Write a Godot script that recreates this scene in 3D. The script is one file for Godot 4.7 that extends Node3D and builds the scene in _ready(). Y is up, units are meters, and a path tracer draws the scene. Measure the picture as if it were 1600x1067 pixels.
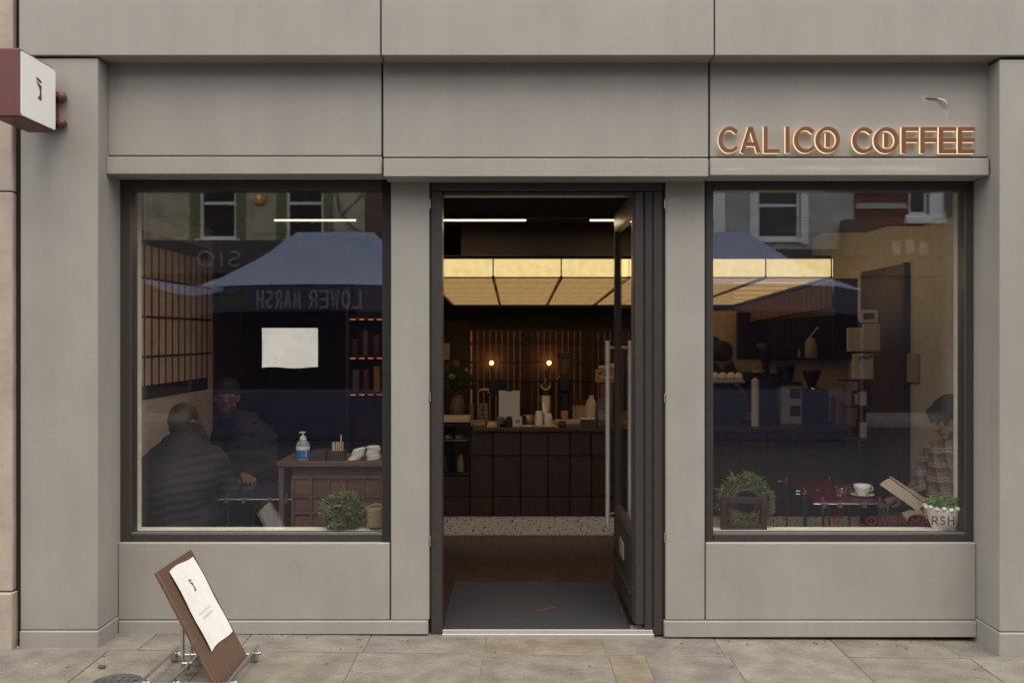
extends Node3D
# A coffee shop front seen square on; z = 0 is the face of the wall between the windows, the street lies towards +z.
const EYE := Vector3(0, 1.62, 5.0)
const F := 1450.0
var M := {}
var tex := {}
var local := {}
var rng := RandomNumberGenerator.new()

# ---------------------------------------------------------------- measuring: a width or height read off the photograph, at a known depth, in metres
func X(px: float, z: float) -> float:
	return (px - 805.0) / F * (5.0 - z)
func Y(py: float, z: float) -> float:
	return 1.62 - (py - 525.0) / F * (5.0 - z)
func S(n: float, z: float) -> float:
	return n / F * (5.0 - z)
func P(px: float, py: float, z: float) -> Vector3:
	return Vector3(X(px, z), Y(py, z), z)

# ---------------------------------------------------------------- shapes
func mb() -> SurfaceTool:
	var st := SurfaceTool.new()
	st.begin(Mesh.PRIMITIVE_TRIANGLES)
	return st

func poly(st: SurfaceTool, pts: Array, out: Vector3, group := -1) -> void:
	st.set_smooth_group(group if group >= 0 else 0xFFFFFFFF)
	var n: Vector3 = (pts[1] - pts[0]).cross(pts[2] - pts[0])
	var flip: bool = n.dot(out) > 0.0
	for i in range(1, pts.size() - 1):
		st.add_vertex(pts[0])
		st.add_vertex(pts[i + 1] if flip else pts[i])
		st.add_vertex(pts[i] if flip else pts[i + 1])

func box(st: SurfaceTool, c: Vector3, s: Vector3, bev := 0.003, b := Basis()) -> void:
	var h := s * 0.5
	bev = minf(bev, minf(h.x, minf(h.y, h.z)) * 0.6)
	var ax := [b.x, b.y, b.z]
	var hh := [h.x, h.y, h.z]
	for i in 3:
		var u := (i + 1) % 3
		var v := (i + 2) % 3
		for s1 in [-1.0, 1.0]:
			var o: Vector3 = c + ax[i] * hh[i] * s1
			var du: Vector3 = ax[u] * (hh[u] - bev)
			var dv: Vector3 = ax[v] * (hh[v] - bev)
			poly(st, [o - du - dv, o + du - dv, o + du + dv, o - du + dv], ax[i] * s1)
			if bev > 0.0:
				for s2 in [-1.0, 1.0]:
					var e1: Vector3 = c + ax[i] * hh[i] * s1 + ax[u] * (hh[u] - bev) * s2
					var e2: Vector3 = c + ax[i] * (hh[i] - bev) * s1 + ax[u] * hh[u] * s2
					poly(st, [e1 - dv, e1 + dv, e2 + dv, e2 - dv], ax[i] * s1 + ax[u] * s2)
	if bev > 0.0:
		for sx in [-1.0, 1.0]:
			for sy in [-1.0, 1.0]:
				for sz in [-1.0, 1.0]:
					var g := [sx, sy, sz]
					var pts := []
					for i in 3:
						var p := c
						for j in 3:
							p += ax[j] * (hh[j] - (0.0 if i == j else bev)) * g[j]
						pts.append(p)
					poly(st, pts, ax[0] * sx + ax[1] * sy + ax[2] * sz)

# a box between two corners
func bx(st: SurfaceTool, a: Vector3, b: Vector3, bev := 0.003) -> void:
	box(st, (a + b) * 0.5, (b - a).abs(), bev)

# a box whose front face spans these photograph edges at depth z and that reaches back by d
func pb(st: SurfaceTool, x0: float, y0: float, x1: float, y1: float, z: float, d: float, bev := 0.003) -> void:
	bx(st, P(x0, y0, z), P(x1, y1, z) - Vector3(0, 0, d), bev)

func frame_of(d: Vector3) -> Basis:
	var y := d.normalized()
	var x := y.cross(Vector3.UP if absf(y.y) < 0.9 else Vector3.RIGHT).normalized()
	return Basis(x, y, x.cross(y))

func cyl(st: SurfaceTool, a: Vector3, b: Vector3, ra: float, rb: float, seg := 12, caps := true) -> void:
	var f := frame_of(b - a)
	var A := []
	var B := []
	for i in seg:
		var t := TAU * i / seg
		var d := f.x * cos(t) + f.z * sin(t)
		A.append(a + d * ra)
		B.append(b + d * rb)
	for i in seg:
		var j := (i + 1) % seg
		var o: Vector3 = A[i] + A[j] - a * 2.0 + B[i] + B[j] - b * 2.0
		if ra > 0.0 and rb > 0.0:
			poly(st, [A[i], A[j], B[j], B[i]], o, 1)
		elif rb > 0.0:
			poly(st, [A[i], B[j], B[i]], o, 1)
		else:
			poly(st, [A[i], A[j], B[i]], o, 1)
	if caps:
		if ra > 0.0: poly(st, A, a - b)
		if rb > 0.0: poly(st, B, b - a)

func tube(st: SurfaceTool, pts: Array, r: float, seg := 8) -> void:
	var rings := []
	var f := frame_of(pts[1] - pts[0])
	for i in pts.size():
		var d: Vector3 = pts[mini(i + 1, pts.size() - 1)] - pts[maxi(i - 1, 0)]
		d = d.normalized()
		var x := (f.x - d * f.x.dot(d)).normalized()
		f = Basis(x, d, x.cross(d))
		var ring := []
		for k in seg:
			var t := TAU * k / seg
			ring.append(pts[i] + (f.x * cos(t) + f.z * sin(t)) * r)
		rings.append(ring)
	for i in pts.size() - 1:
		for k in seg:
			var j := (k + 1) % seg
			poly(st, [rings[i][k], rings[i][j], rings[i + 1][j], rings[i + 1][k]], rings[i][k] + rings[i][j] - pts[i] * 2.0, 1)
	poly(st, rings[0], pts[0] - pts[1])
	poly(st, rings[-1], pts[-1] - pts[-2])

# profile: (radius, height) from bottom to top
func lathe(st: SurfaceTool, o: Vector3, prof: Array, seg := 20) -> void:
	for i in prof.size() - 1:
		var p: Vector2 = prof[i]
		var q: Vector2 = prof[i + 1]
		var sl := Vector2(q.y - p.y, p.x - q.x)
		for k in seg:
			var t0 := TAU * k / seg
			var t1 := TAU * (k + 1) / seg
			var d0 := Vector3(cos(t0), 0, sin(t0))
			var d1 := Vector3(cos(t1), 0, sin(t1))
			var out := (d0 + d1) * 0.5 * sl.x + Vector3(0, sl.y, 0)
			var up := Vector3.UP
			if p.x < 1e-5:
				poly(st, [o + up * p.y, o + d0 * q.x + up * q.y, o + d1 * q.x + up * q.y], out, 2)
			elif q.x < 1e-5:
				poly(st, [o + d0 * p.x + up * p.y, o + d1 * p.x + up * p.y, o + up * q.y], out, 2)
			else:
				poly(st, [o + d0 * p.x + up * p.y, o + d1 * p.x + up * p.y, o + d1 * q.x + up * q.y, o + d0 * q.x + up * q.y], out, 2)

func ball(st: SurfaceTool, c: Vector3, r: Vector3, seg := 12, b := Basis()) -> void:
	var n := maxi(4, seg / 2)
	for i in n:
		var a0 := PI * i / n
		var a1 := PI * (i + 1) / n
		for k in seg:
			var t0 := TAU * k / seg
			var t1 := TAU * (k + 1) / seg
			var v := []
			for w in [[a0, t0], [a0, t1], [a1, t1], [a1, t0]]:
				if (w[0] < 1e-4 or w[0] > PI - 1e-4) and w[1] == t1: continue
				v.append(c + b * (Vector3(sin(w[0]) * cos(w[1]), cos(w[0]), sin(w[0]) * sin(w[1])) * r))
			poly(st, v, v[0] + v[1] + v[2] - c * 3.0, 3)

# a flat bar of width 2*hw that follows a line in the x-y plane of xf, from depth z0 to z1
func ribbon(st: SurfaceTool, pts: Array, hw: float, z0: float, z1: float, closed := false, xf := Transform3D()) -> void:
	var n := pts.size()
	var L := []
	var R := []
	for i in n:
		var p: Vector2 = pts[i]
		var a: Vector2 = pts[(i - 1 + n) % n] if closed or i > 0 else p
		var b: Vector2 = pts[(i + 1) % n] if closed or i < n - 1 else p
		var d0 := (p - a).normalized() if a != p else (b - p).normalized()
		var d1 := (b - p).normalized() if b != p else d0
		var m := (d0.orthogonal() + d1.orthogonal()).normalized()
		m *= hw / maxf(0.35, m.dot(d0.orthogonal()))
		L.append(p + m)
		R.append(p - m)
	var v := func(q: Vector2, z: float) -> Vector3: return xf * Vector3(q.x, q.y, z)
	var zf: Vector3 = xf.basis.z
	for i in (n if closed else n - 1):
		var j := (i + 1) % n
		poly(st, [v.call(L[i], z1), v.call(L[j], z1), v.call(R[j], z1), v.call(R[i], z1)], zf)
		poly(st, [v.call(L[i], z0), v.call(L[j], z0), v.call(R[j], z0), v.call(R[i], z0)], -zf)
		var o: Vector2 = L[i] - R[i] + L[j] - R[j]
		var o3: Vector3 = xf.basis * Vector3(o.x, o.y, 0)
		poly(st, [v.call(L[i], z0), v.call(L[j], z0), v.call(L[j], z1), v.call(L[i], z1)], o3)
		poly(st, [v.call(R[i], z0), v.call(R[j], z0), v.call(R[j], z1), v.call(R[i], z1)], -o3)
	if not closed:
		for e in [[0, 1], [n - 1, n - 2]]:
			var o: Vector2 = pts[e[0]] - pts[e[1]]
			poly(st, [v.call(L[e[0]], z0), v.call(R[e[0]], z0), v.call(R[e[0]], z1), v.call(L[e[0]], z1)], xf.basis * Vector3(o.x, o.y, 0))

func extrude(st: SurfaceTool, pts: Array, z0: float, z1: float, xf := Transform3D()) -> void:
	var pk := PackedVector2Array(pts)
	var idx := Geometry2D.triangulate_polygon(pk)
	var zf: Vector3 = xf.basis.z
	for i in range(0, idx.size(), 3):
		for z in [z0, z1]:
			var t := []
			for k in 3: t.append(xf * Vector3(pk[idx[i + k]].x, pk[idx[i + k]].y, z))
			poly(st, t, zf if z == z1 else -zf)
	var cw := 1.0 if Geometry2D.is_polygon_clockwise(pk) else -1.0
	for i in pk.size():
		var a := pk[i]
		var b := pk[(i + 1) % pk.size()]
		var o := (b - a).orthogonal() * cw
		poly(st, [xf * Vector3(a.x, a.y, z0), xf * Vector3(b.x, b.y, z0), xf * Vector3(b.x, b.y, z1), xf * Vector3(a.x, a.y, z1)], xf.basis * Vector3(o.x, o.y, 0) * -1.0)

# ---------------------------------------------------------------- naming
func obj(called: String, st: SurfaceTool, m: Material, parent: Node3D = null) -> MeshInstance3D:
	st.generate_normals()
	var o := MeshInstance3D.new()
	o.mesh = st.commit()
	return put(called, o, m, parent)

func put(called: String, o: MeshInstance3D, m: Material, parent: Node3D = null) -> MeshInstance3D:
	o.name = called
	o.material_override = m
	var p: Node3D = parent if parent else self
	if p != self and p.get_parent() == self and not local.has(p) and not p is MeshInstance3D: o.position = -p.position
	p.add_child(o, true)
	numbered(o)
	return o

var counts := {}
func numbered(o: Node) -> void:
	# repeats read brick_001, brick_002 ... beside their sisters
	var base := o.name.rstrip("0123456789")
	if base == String(o.name): counts[[o.get_parent(), base]] = maxi(counts.get([o.get_parent(), base], -1), 0); return
	var n: int = counts.get([o.get_parent(), base], 0) + 1
	counts[[o.get_parent(), base]] = n
	o.name = "%s_%03d" % [base, n]

func thing(called: String, label: String, category: String, at := Vector3.ZERO, group := "", own_axes := false) -> Node3D:
	var o := Node3D.new()
	o.name = called
	o.position = at
	add_child(o, true)
	numbered(o)
	if own_axes: local[o] = true
	return tag(o, label, category, group)

func tag(o: Node3D, label: String, category: String, group := "") -> Node3D:
	o.set_meta("label", label)
	o.set_meta("category", category)
	if group: o.set_meta("group", group)
	return o

func part(called: String, parent: Node3D) -> Node3D:
	var o := Node3D.new()
	o.name = called
	if not local.has(parent): o.position = -parent.position
	parent.add_child(o, true)
	numbered(o)
	return o

func structure(called: String, st: SurfaceTool, m: Material) -> MeshInstance3D:
	var o := obj(called, st, m)
	o.set_meta("kind", "structure")
	return o

func dup(o: Node3D, at: Vector3, label: String) -> Node3D:
	var c: Node3D = o.duplicate()
	c.name = String(o.name).rstrip("0123456789_")
	add_child(c, true)
	numbered(c)
	c.position = at
	c.set_meta("label", label)
	return c

# ---------------------------------------------------------------- materials (base colours are linear)
func C(r: float, g: float, b: float) -> Color:
	return Color(r, g, b).linear_to_srgb()

func ntex(key: String, seed_: int, freq: float, lo: float, hi: float, octaves := 5, size := 512, kind := FastNoiseLite.TYPE_SIMPLEX_SMOOTH) -> Texture2D:
	if not tex.has(key):
		var n := FastNoiseLite.new()
		n.seed = seed_
		n.noise_type = kind
		n.frequency = freq
		n.fractal_octaves = octaves
		n.fractal_gain = 0.55
		var t := NoiseTexture2D.new()
		t.width = size
		t.height = size
		t.seamless = true
		t.noise = n
		var g := Gradient.new()
		g.set_color(0, Color(lo / hi, lo / hi, lo / hi).linear_to_srgb())
		g.set_color(1, Color.WHITE)
		t.color_ramp = g
		tex[key] = t
	return tex[key]

func bump(key: String, seed_: int, freq: float, strength: float, octaves := 4) -> Texture2D:
	if not tex.has(key):
		var n := FastNoiseLite.new()
		n.seed = seed_
		n.frequency = freq
		n.fractal_octaves = octaves
		var t := NoiseTexture2D.new()
		t.width = 512
		t.height = 512
		t.seamless = true
		t.as_normal_map = true
		t.bump_strength = strength
		t.noise = n
		tex[key] = t
	return tex[key]

func mat(key: String, c: Color, rough := 0.6, metal := 0.0) -> StandardMaterial3D:
	if not M.has(key):
		var m := StandardMaterial3D.new()
		m.resource_name = key
		m.albedo_color = c
		m.roughness = rough
		m.metallic = metal
		M[key] = m
	return M[key]

func textured(m: StandardMaterial3D, t: Texture2D, scale: Vector3, normal: Texture2D = null, depth := 0.5) -> StandardMaterial3D:
	m.albedo_texture = t
	m.uv1_triplanar = true
	m.uv1_world_triplanar = true
	m.uv1_scale = scale
	if normal:
		m.normal_enabled = true
		m.normal_texture = normal
		m.normal_scale = depth
	return m

# wood with its grain along axis 0 (x), 1 (y) or 2 (z)
func wood(key: String, c: Color, axis: int, rough := 0.5) -> StandardMaterial3D:
	var k := key + str(axis)
	if M.has(k): return M[k]
	var s := Vector3(7, 7, 7)
	s[axis] = 0.45
	return textured(mat(k, c, rough), ntex("grain", 11, 0.012, 0.55, 1.15, 5), s, bump("grainb", 12, 0.03, 2.0), 0.25)

func glow(key: String, c: Color, e: float) -> StandardMaterial3D:
	var m := mat(key, Color(0.5, 0.45, 0.35), 0.7)
	m.emission_enabled = true
	m.emission = c
	m.emission_energy_multiplier = e
	return m

func glass(key: String, tint := Color(0.5, 0.52, 0.66, 0.002), rough := 0.0) -> StandardMaterial3D:  # default tint carries a faint blue-grey haze, added to lift the darks behind panes
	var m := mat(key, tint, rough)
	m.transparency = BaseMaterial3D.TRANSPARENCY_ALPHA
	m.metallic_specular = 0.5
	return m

func speckle() -> Texture2D:
	var im := Image.create(512, 512, false, Image.FORMAT_RGB8)
	im.fill(Color(0.93, 0.9, 0.87))
	var r := RandomNumberGenerator.new()
	r.seed = 7
	for i in 1500:
		var cx := r.randi() % 512
		var cy := r.randi() % 512
		var a := r.randf_range(1.0, 3.2) if r.randf() < 0.8 else r.randf_range(3.0, 6.5)
		var b := a * r.randf_range(0.5, 1.0)
		var t := r.randf() * PI
		var g := r.randf_range(0.08, 0.3) if r.randf() < 0.7 else r.randf_range(0.55, 1.0)
		for y in range(-7, 8):
			for x in range(-7, 8):
				var u := x * cos(t) + y * sin(t)
				var v := -x * sin(t) + y * cos(t)
				if u * u / (a * a) + v * v / (b * b) < 1.0:
					im.set_pixel(posmod(cx + x, 512), posmod(cy + y, 512), Color(g, g * 0.96, g * 0.93))
	return ImageTexture.create_from_image(im)

func materials() -> void:
	paint("paint")
	smear(paint("paint_smeared"), [[1150, 264, 20, 1.6, 0.35], [1262, 262, 34, 3.0, 0.4], [1300, 264, 16, 2.0, 0.3], [1385, 262, 60, 3.2, 0.45], [1440, 265, 24, 2.0, 0.3]], 0.15, 262.0)
	smear(paint("paint_dripped"), [[1444, 150, 3.5, 4.0, 0.5], [1444, 158, 1.5, 8.0, 0.3], [1479, 174, 3.5, 3.5, 0.5], [1479, 183, 1.6, 9.0, 0.4], [1516.5, 130, 3.0, 3.0, 0.25]], 0.12, 165.0)
	textured(mat("paint_dark", C(0.05, 0.045, 0.042), 0.7), ntex("paint", 3, 0.006, 0.8, 1.12), Vector3(0.4, 0.4, 0.4))
	textured(mat("steel_frame", C(0.042, 0.036, 0.035), 0.45), ntex("fine", 5, 0.03, 0.85, 1.1), Vector3(1, 1, 1))
	mat("gap", C(0.012, 0.011, 0.011), 0.9)
	textured(mat("plaster", C(0.6, 0.55, 0.47), 0.85), ntex("fine", 5, 0.03, 0.85, 1.1), Vector3(0.5, 0.5, 0.5), bump("paintb", 4, 0.09, 1.2), 0.15)
	textured(mat("jamb_paint", C(0.8, 0.81, 0.72), 0.7), ntex("fine", 5, 0.03, 0.85, 1.1), Vector3(0.5, 0.5, 0.5))
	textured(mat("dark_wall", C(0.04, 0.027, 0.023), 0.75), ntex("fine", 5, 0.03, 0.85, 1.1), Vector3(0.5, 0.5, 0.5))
	textured(mat("ceiling_paint", C(0.022, 0.017, 0.016), 0.8), ntex("fine", 5, 0.03, 0.85, 1.1), Vector3(0.5, 0.5, 0.5))
	textured(mat("pink_stone", C(0.44, 0.36, 0.305), 0.8), ntex("stone", 21, 0.01, 0.75, 1.1, 6), Vector3(0.6, 0.6, 0.6), bump("stoneb", 22, 0.06, 3.0), 0.15)
	for k in 5:
		var c: Color = [C(0.305, 0.278, 0.234), C(0.285, 0.263, 0.225), C(0.32, 0.288, 0.238), C(0.31, 0.262, 0.195), C(0.295, 0.265, 0.217)][k]
		var m := textured(mat("york_stone_%d" % k, c, 0.72), ntex("slab", 31, 0.0075, 0.62, 1.16, 7, 1024), Vector3(0.55, 0.55, 0.55), bump("stoneb", 22, 0.06, 3.0), 0.5)
		m.uv1_offset = Vector3(0.31 * k, 0.17 * k, 0.57 * k)
		m.detail_enabled = true
		m.detail_blend_mode = BaseMaterial3D.BLEND_MODE_MUL
		m.detail_uv_layer = BaseMaterial3D.DETAIL_UV_2
		m.uv2_triplanar = true
		m.uv2_world_triplanar = true
		m.uv2_scale = Vector3(1.7, 1.7, 1.7)
		m.detail_albedo = ntex("grime", 81, 0.045, 0.62, 1.0, 6, 1024)
	textured(mat("mortar", C(0.27, 0.25, 0.21), 0.95), ntex("stone", 21, 0.01, 0.75, 1.1, 6), Vector3(2, 2, 2))
	textured(mat("asphalt", C(0.012, 0.012, 0.02), 0.85), ntex("stone", 21, 0.01, 0.75, 1.1, 6), Vector3(1, 1, 1), bump("stoneb", 22, 0.06, 3.0), 0.8)
	textured(mat("iron", C(0.1, 0.1, 0.1), 0.6, 0.3), ntex("stone", 21, 0.01, 0.75, 1.1, 6), Vector3(3, 3, 3))
	mat("chrome", C(0.6, 0.6, 0.62), 0.22, 1.0)
	mat("brushed", C(0.45, 0.44, 0.42), 0.35, 1.0)
	mat("sill_metal", C(0.36, 0.35, 0.33), 0.5, 0.3)
	textured(mat("sign_red", C(0.13, 0.04, 0.033), 0.45), ntex("fine", 5, 0.03, 0.85, 1.1), Vector3(1.5, 1.5, 1.5))
	mat("sign_white", C(0.86, 0.84, 0.81), 0.4)
	textured(mat("copper_letter", C(0.23, 0.09, 0.053), 0.4, 0.35), ntex("fine", 5, 0.03, 0.85, 1.1), Vector3(2, 2, 2))
	glow("letter_light", Color(1.0, 0.76, 0.42).linear_to_srgb(), 0.65)
	mat("vinyl_red", C(0.1, 0.02, 0.018), 0.5)
	textured(mat("paper", C(0.8, 0.79, 0.76), 0.85), ntex("paper", 41, 0.01, 0.93, 1.04, 3), Vector3(3, 3, 3), bump("paperb", 42, 0.008, 6.0, 2), 0.25)
	mat("ink", C(0.35, 0.33, 0.31), 0.9)
	textured(mat("newsprint", C(0.56, 0.47, 0.34), 0.9), ntex("paper", 41, 0.01, 0.93, 1.04, 3), Vector3(3, 3, 3))
	mat("porcelain", C(0.75, 0.74, 0.7), 0.25)
	mat("card_white", C(0.62, 0.6, 0.56), 0.7)
	mat("cream", C(0.55, 0.46, 0.33), 0.7)
	mat("black_plastic", C(0.012, 0.012, 0.013), 0.4)
	mat("navy_plastic", C(0.02, 0.022, 0.032), 0.4)
	mat("grey_plastic", C(0.12, 0.12, 0.13), 0.5)
	mat("tan", C(0.32, 0.2, 0.09), 0.8)
	mat("label_blue", C(0.03, 0.13, 0.4), 0.5)
	mat("red_cap", C(0.3, 0.03, 0.02), 0.5)
	var terrazzo := textured(mat("terrazzo", C(0.9, 0.83, 0.76), 0.4), speckle(), Vector3(1.9, 1.9, 1.9))
	terrazzo.uv1_triplanar_sharpness = 4.0
	textured(mat("mat_fibre", C(0.044, 0.045, 0.053), 0.95), ntex("fibre", 51, 0.18, 0.35, 1.2, 3), Vector3(2.2, 2.2, 2.2), bump("fibreb", 52, 0.25, 5.0), 1.0)
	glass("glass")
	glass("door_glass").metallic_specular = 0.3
	glass("water_glass", Color(0, 0, 0, 0.03))
	var fr := glow("lantern_paper", Color(1, 1, 1), 1.0)
	lantern_tex(fr, "lanternf", Color(0.66, 0.42, 0.12), Color(1.0, 0.82, 0.4), 0.56)
	lantern_tex(glow("lantern_end", Color(1, 1, 1), 1.0), "lanternf", Color(0.8, 0.58, 0.22), Color(1.0, 0.8, 0.38), 0.9)
	var un := glow("lantern_slat_paper", Color(1, 1, 1), 1.0)
	lantern_tex(un, "lanternu", Color(0.62, 0.36, 0.12), Color(0.98, 0.62, 0.26), 0.26)
	glow("led", Color(1.0, 0.86, 0.66), 2.0)
	glow("bulb_glow", Color(1.0, 0.8, 0.4), 4.0)
	glow("shelf_led", Color(1.0, 0.6, 0.3), 0.45)
	glow("gap_light", Color(1.0, 0.62, 0.35), 0.07)
	textured(mat("tent_blue", C(0.25, 0.29, 0.43), 0.6), ntex("fine", 5, 0.03, 0.85, 1.1), Vector3(0.6, 0.6, 0.6))
	M.tent_blue.backlight_enabled = true
	M.tent_blue.backlight = Color(0.3, 0.36, 0.6)
	mat("tent_navy", C(0.034, 0.03, 0.07), 0.7)
	mat("banner_grey", C(0.25, 0.23, 0.21), 0.7)
	mat("banner_green", C(0.06, 0.09, 0.025), 0.7)
	textured(mat("cream_render", C(0.55, 0.47, 0.33), 0.85), ntex("wallmarks", 23, 0.01, 0.55, 1.1, 6), Vector3(0.5, 0.5, 0.5), bump("stoneb", 22, 0.06, 3.0), 0.6)
	textured(mat("pale_render", C(0.46, 0.44, 0.4), 0.85), ntex("stone", 21, 0.01, 0.75, 1.1, 6), Vector3(0.4, 0.4, 0.4))
	textured(mat("red_brick", C(0.17, 0.06, 0.045), 0.85), ntex("stone", 21, 0.01, 0.75, 1.1, 6), Vector3(3, 3, 3))
	textured(mat("brown_brick", C(0.14, 0.09, 0.06), 0.85), ntex("stone", 21, 0.01, 0.75, 1.1, 6), Vector3(3, 3, 3))
	mat("olive_trim", C(0.13, 0.14, 0.05), 0.7)
	mat("white_trim", C(0.72, 0.71, 0.68), 0.6)
	mat("shop_fascia", C(0.05, 0.04, 0.035), 0.6)
	mat("window_dark", C(0.02, 0.018, 0.02), 0.08)
	mat("alarm_yellow", C(0.55, 0.25, 0.02), 0.5)
	mat("leaf_bits", C(0.1, 0.06, 0.03), 0.9)
	var fol := mat("foliage", Color.WHITE, 0.7)
	fol.vertex_color_use_as_albedo = true
	fol.backlight_enabled = true
	fol.backlight = Color(0.12, 0.16, 0.05)
	var person := mat("person", Color.WHITE, 0.75)
	person.vertex_color_use_as_albedo = true
	mat("hair", C(0.012, 0.01, 0.009), 0.5)
	mat("knit", C(0.014, 0.014, 0.018), 0.9)
	mat("acrylic_red", C(0.11, 0.012, 0.016), 0.12)
	mat("acrylic_blue", C(0.02, 0.025, 0.06), 0.12)
	textured(mat("wicker", C(0.42, 0.31, 0.16), 0.8), ntex("fibre", 51, 0.18, 0.5, 1.2, 3), Vector3(4, 10, 4))

func paint(key: String) -> StandardMaterial3D:
	var m := textured(mat(key, C(0.325, 0.304, 0.279), 0.6), ntex("paint", 3, 0.006, 0.9, 1.06, 6, 1024), Vector3(0.33, 0.24, 0.33), bump("grit", 4, 0.2, 3.0), 0.03)
	# faint rain streaks down the panels
	m.detail_enabled = true
	m.detail_blend_mode = BaseMaterial3D.BLEND_MODE_MUL
	m.detail_uv_layer = BaseMaterial3D.DETAIL_UV_2
	m.uv2_triplanar = true
	m.uv2_world_triplanar = true
	m.uv2_scale = Vector3(0.9, 0.1, 0.9)
	m.detail_albedo = ntex("streak", 71, 0.012, 0.92, 1.0, 5)
	return m

# pale smears at photograph places: [x, y, half width, half height, strength]
func smear(m: StandardMaterial3D, spots: Array, z: float, mid: float) -> void:
	var im := Image.create(1024, 512, false, Image.FORMAT_RGBA8)
	im.fill(Color(0.75, 0.74, 0.73, 0.0))
	var n := FastNoiseLite.new()
	n.seed = 5
	n.frequency = 0.05
	for s in spots:
		var cx: float = fposmod(X(s[0], z) / 3.0, 1.0) * 1024.0
		var cy: float = (0.5 + (Y(mid, z) - Y(s[1], z)) * 1.0) * 512.0
		var rx: float = S(s[2], z) / 3.0 * 1024.0
		var ry: float = S(s[3], z) * 512.0
		for y in range(maxi(0, int(cy - 2.5 * ry)), mini(512, int(cy + 2.5 * ry) + 1)):
			for x in range(maxi(0, int(cx - 2.5 * rx)), mini(1024, int(cx + 2.5 * rx) + 1)):
				var a := exp(-pow((x - cx) / rx, 2.0) - pow((y - cy) / ry, 2.0)) * float(s[4]) * (0.75 + 0.5 * n.get_noise_2d(x * 0.5, y * 3.0))
				var c := im.get_pixel(x, y)
				c.a = clampf(c.a + a, 0.0, 1.0)
				im.set_pixel(x, y, c)
	m.detail_blend_mode = BaseMaterial3D.BLEND_MODE_MIX
	m.uv2_scale = Vector3(1.0 / 3.0, 1.0, 1.0)
	m.uv2_offset = Vector3(0, 0.5 - Y(mid, z), 0)
	m.detail_albedo = ImageTexture.create_from_image(im)

func lantern_tex(m: StandardMaterial3D, key: String, lo: Color, hi: Color, e: float) -> void:
	var t: NoiseTexture2D = ntex(key, 61, 0.014, 0.0, 1.0, 5)
	t.color_ramp.set_color(0, lo.linear_to_srgb())
	t.color_ramp.set_color(1, hi.linear_to_srgb())
	m.emission_texture = t
	m.emission = Color.WHITE
	m.emission_operator = BaseMaterial3D.EMISSION_OP_MULTIPLY
	m.emission_energy_multiplier = e
	m.uv1_triplanar = true
	m.uv1_world_triplanar = true
	m.uv1_scale = Vector3(1.6, 1.6, 1.6)

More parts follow.
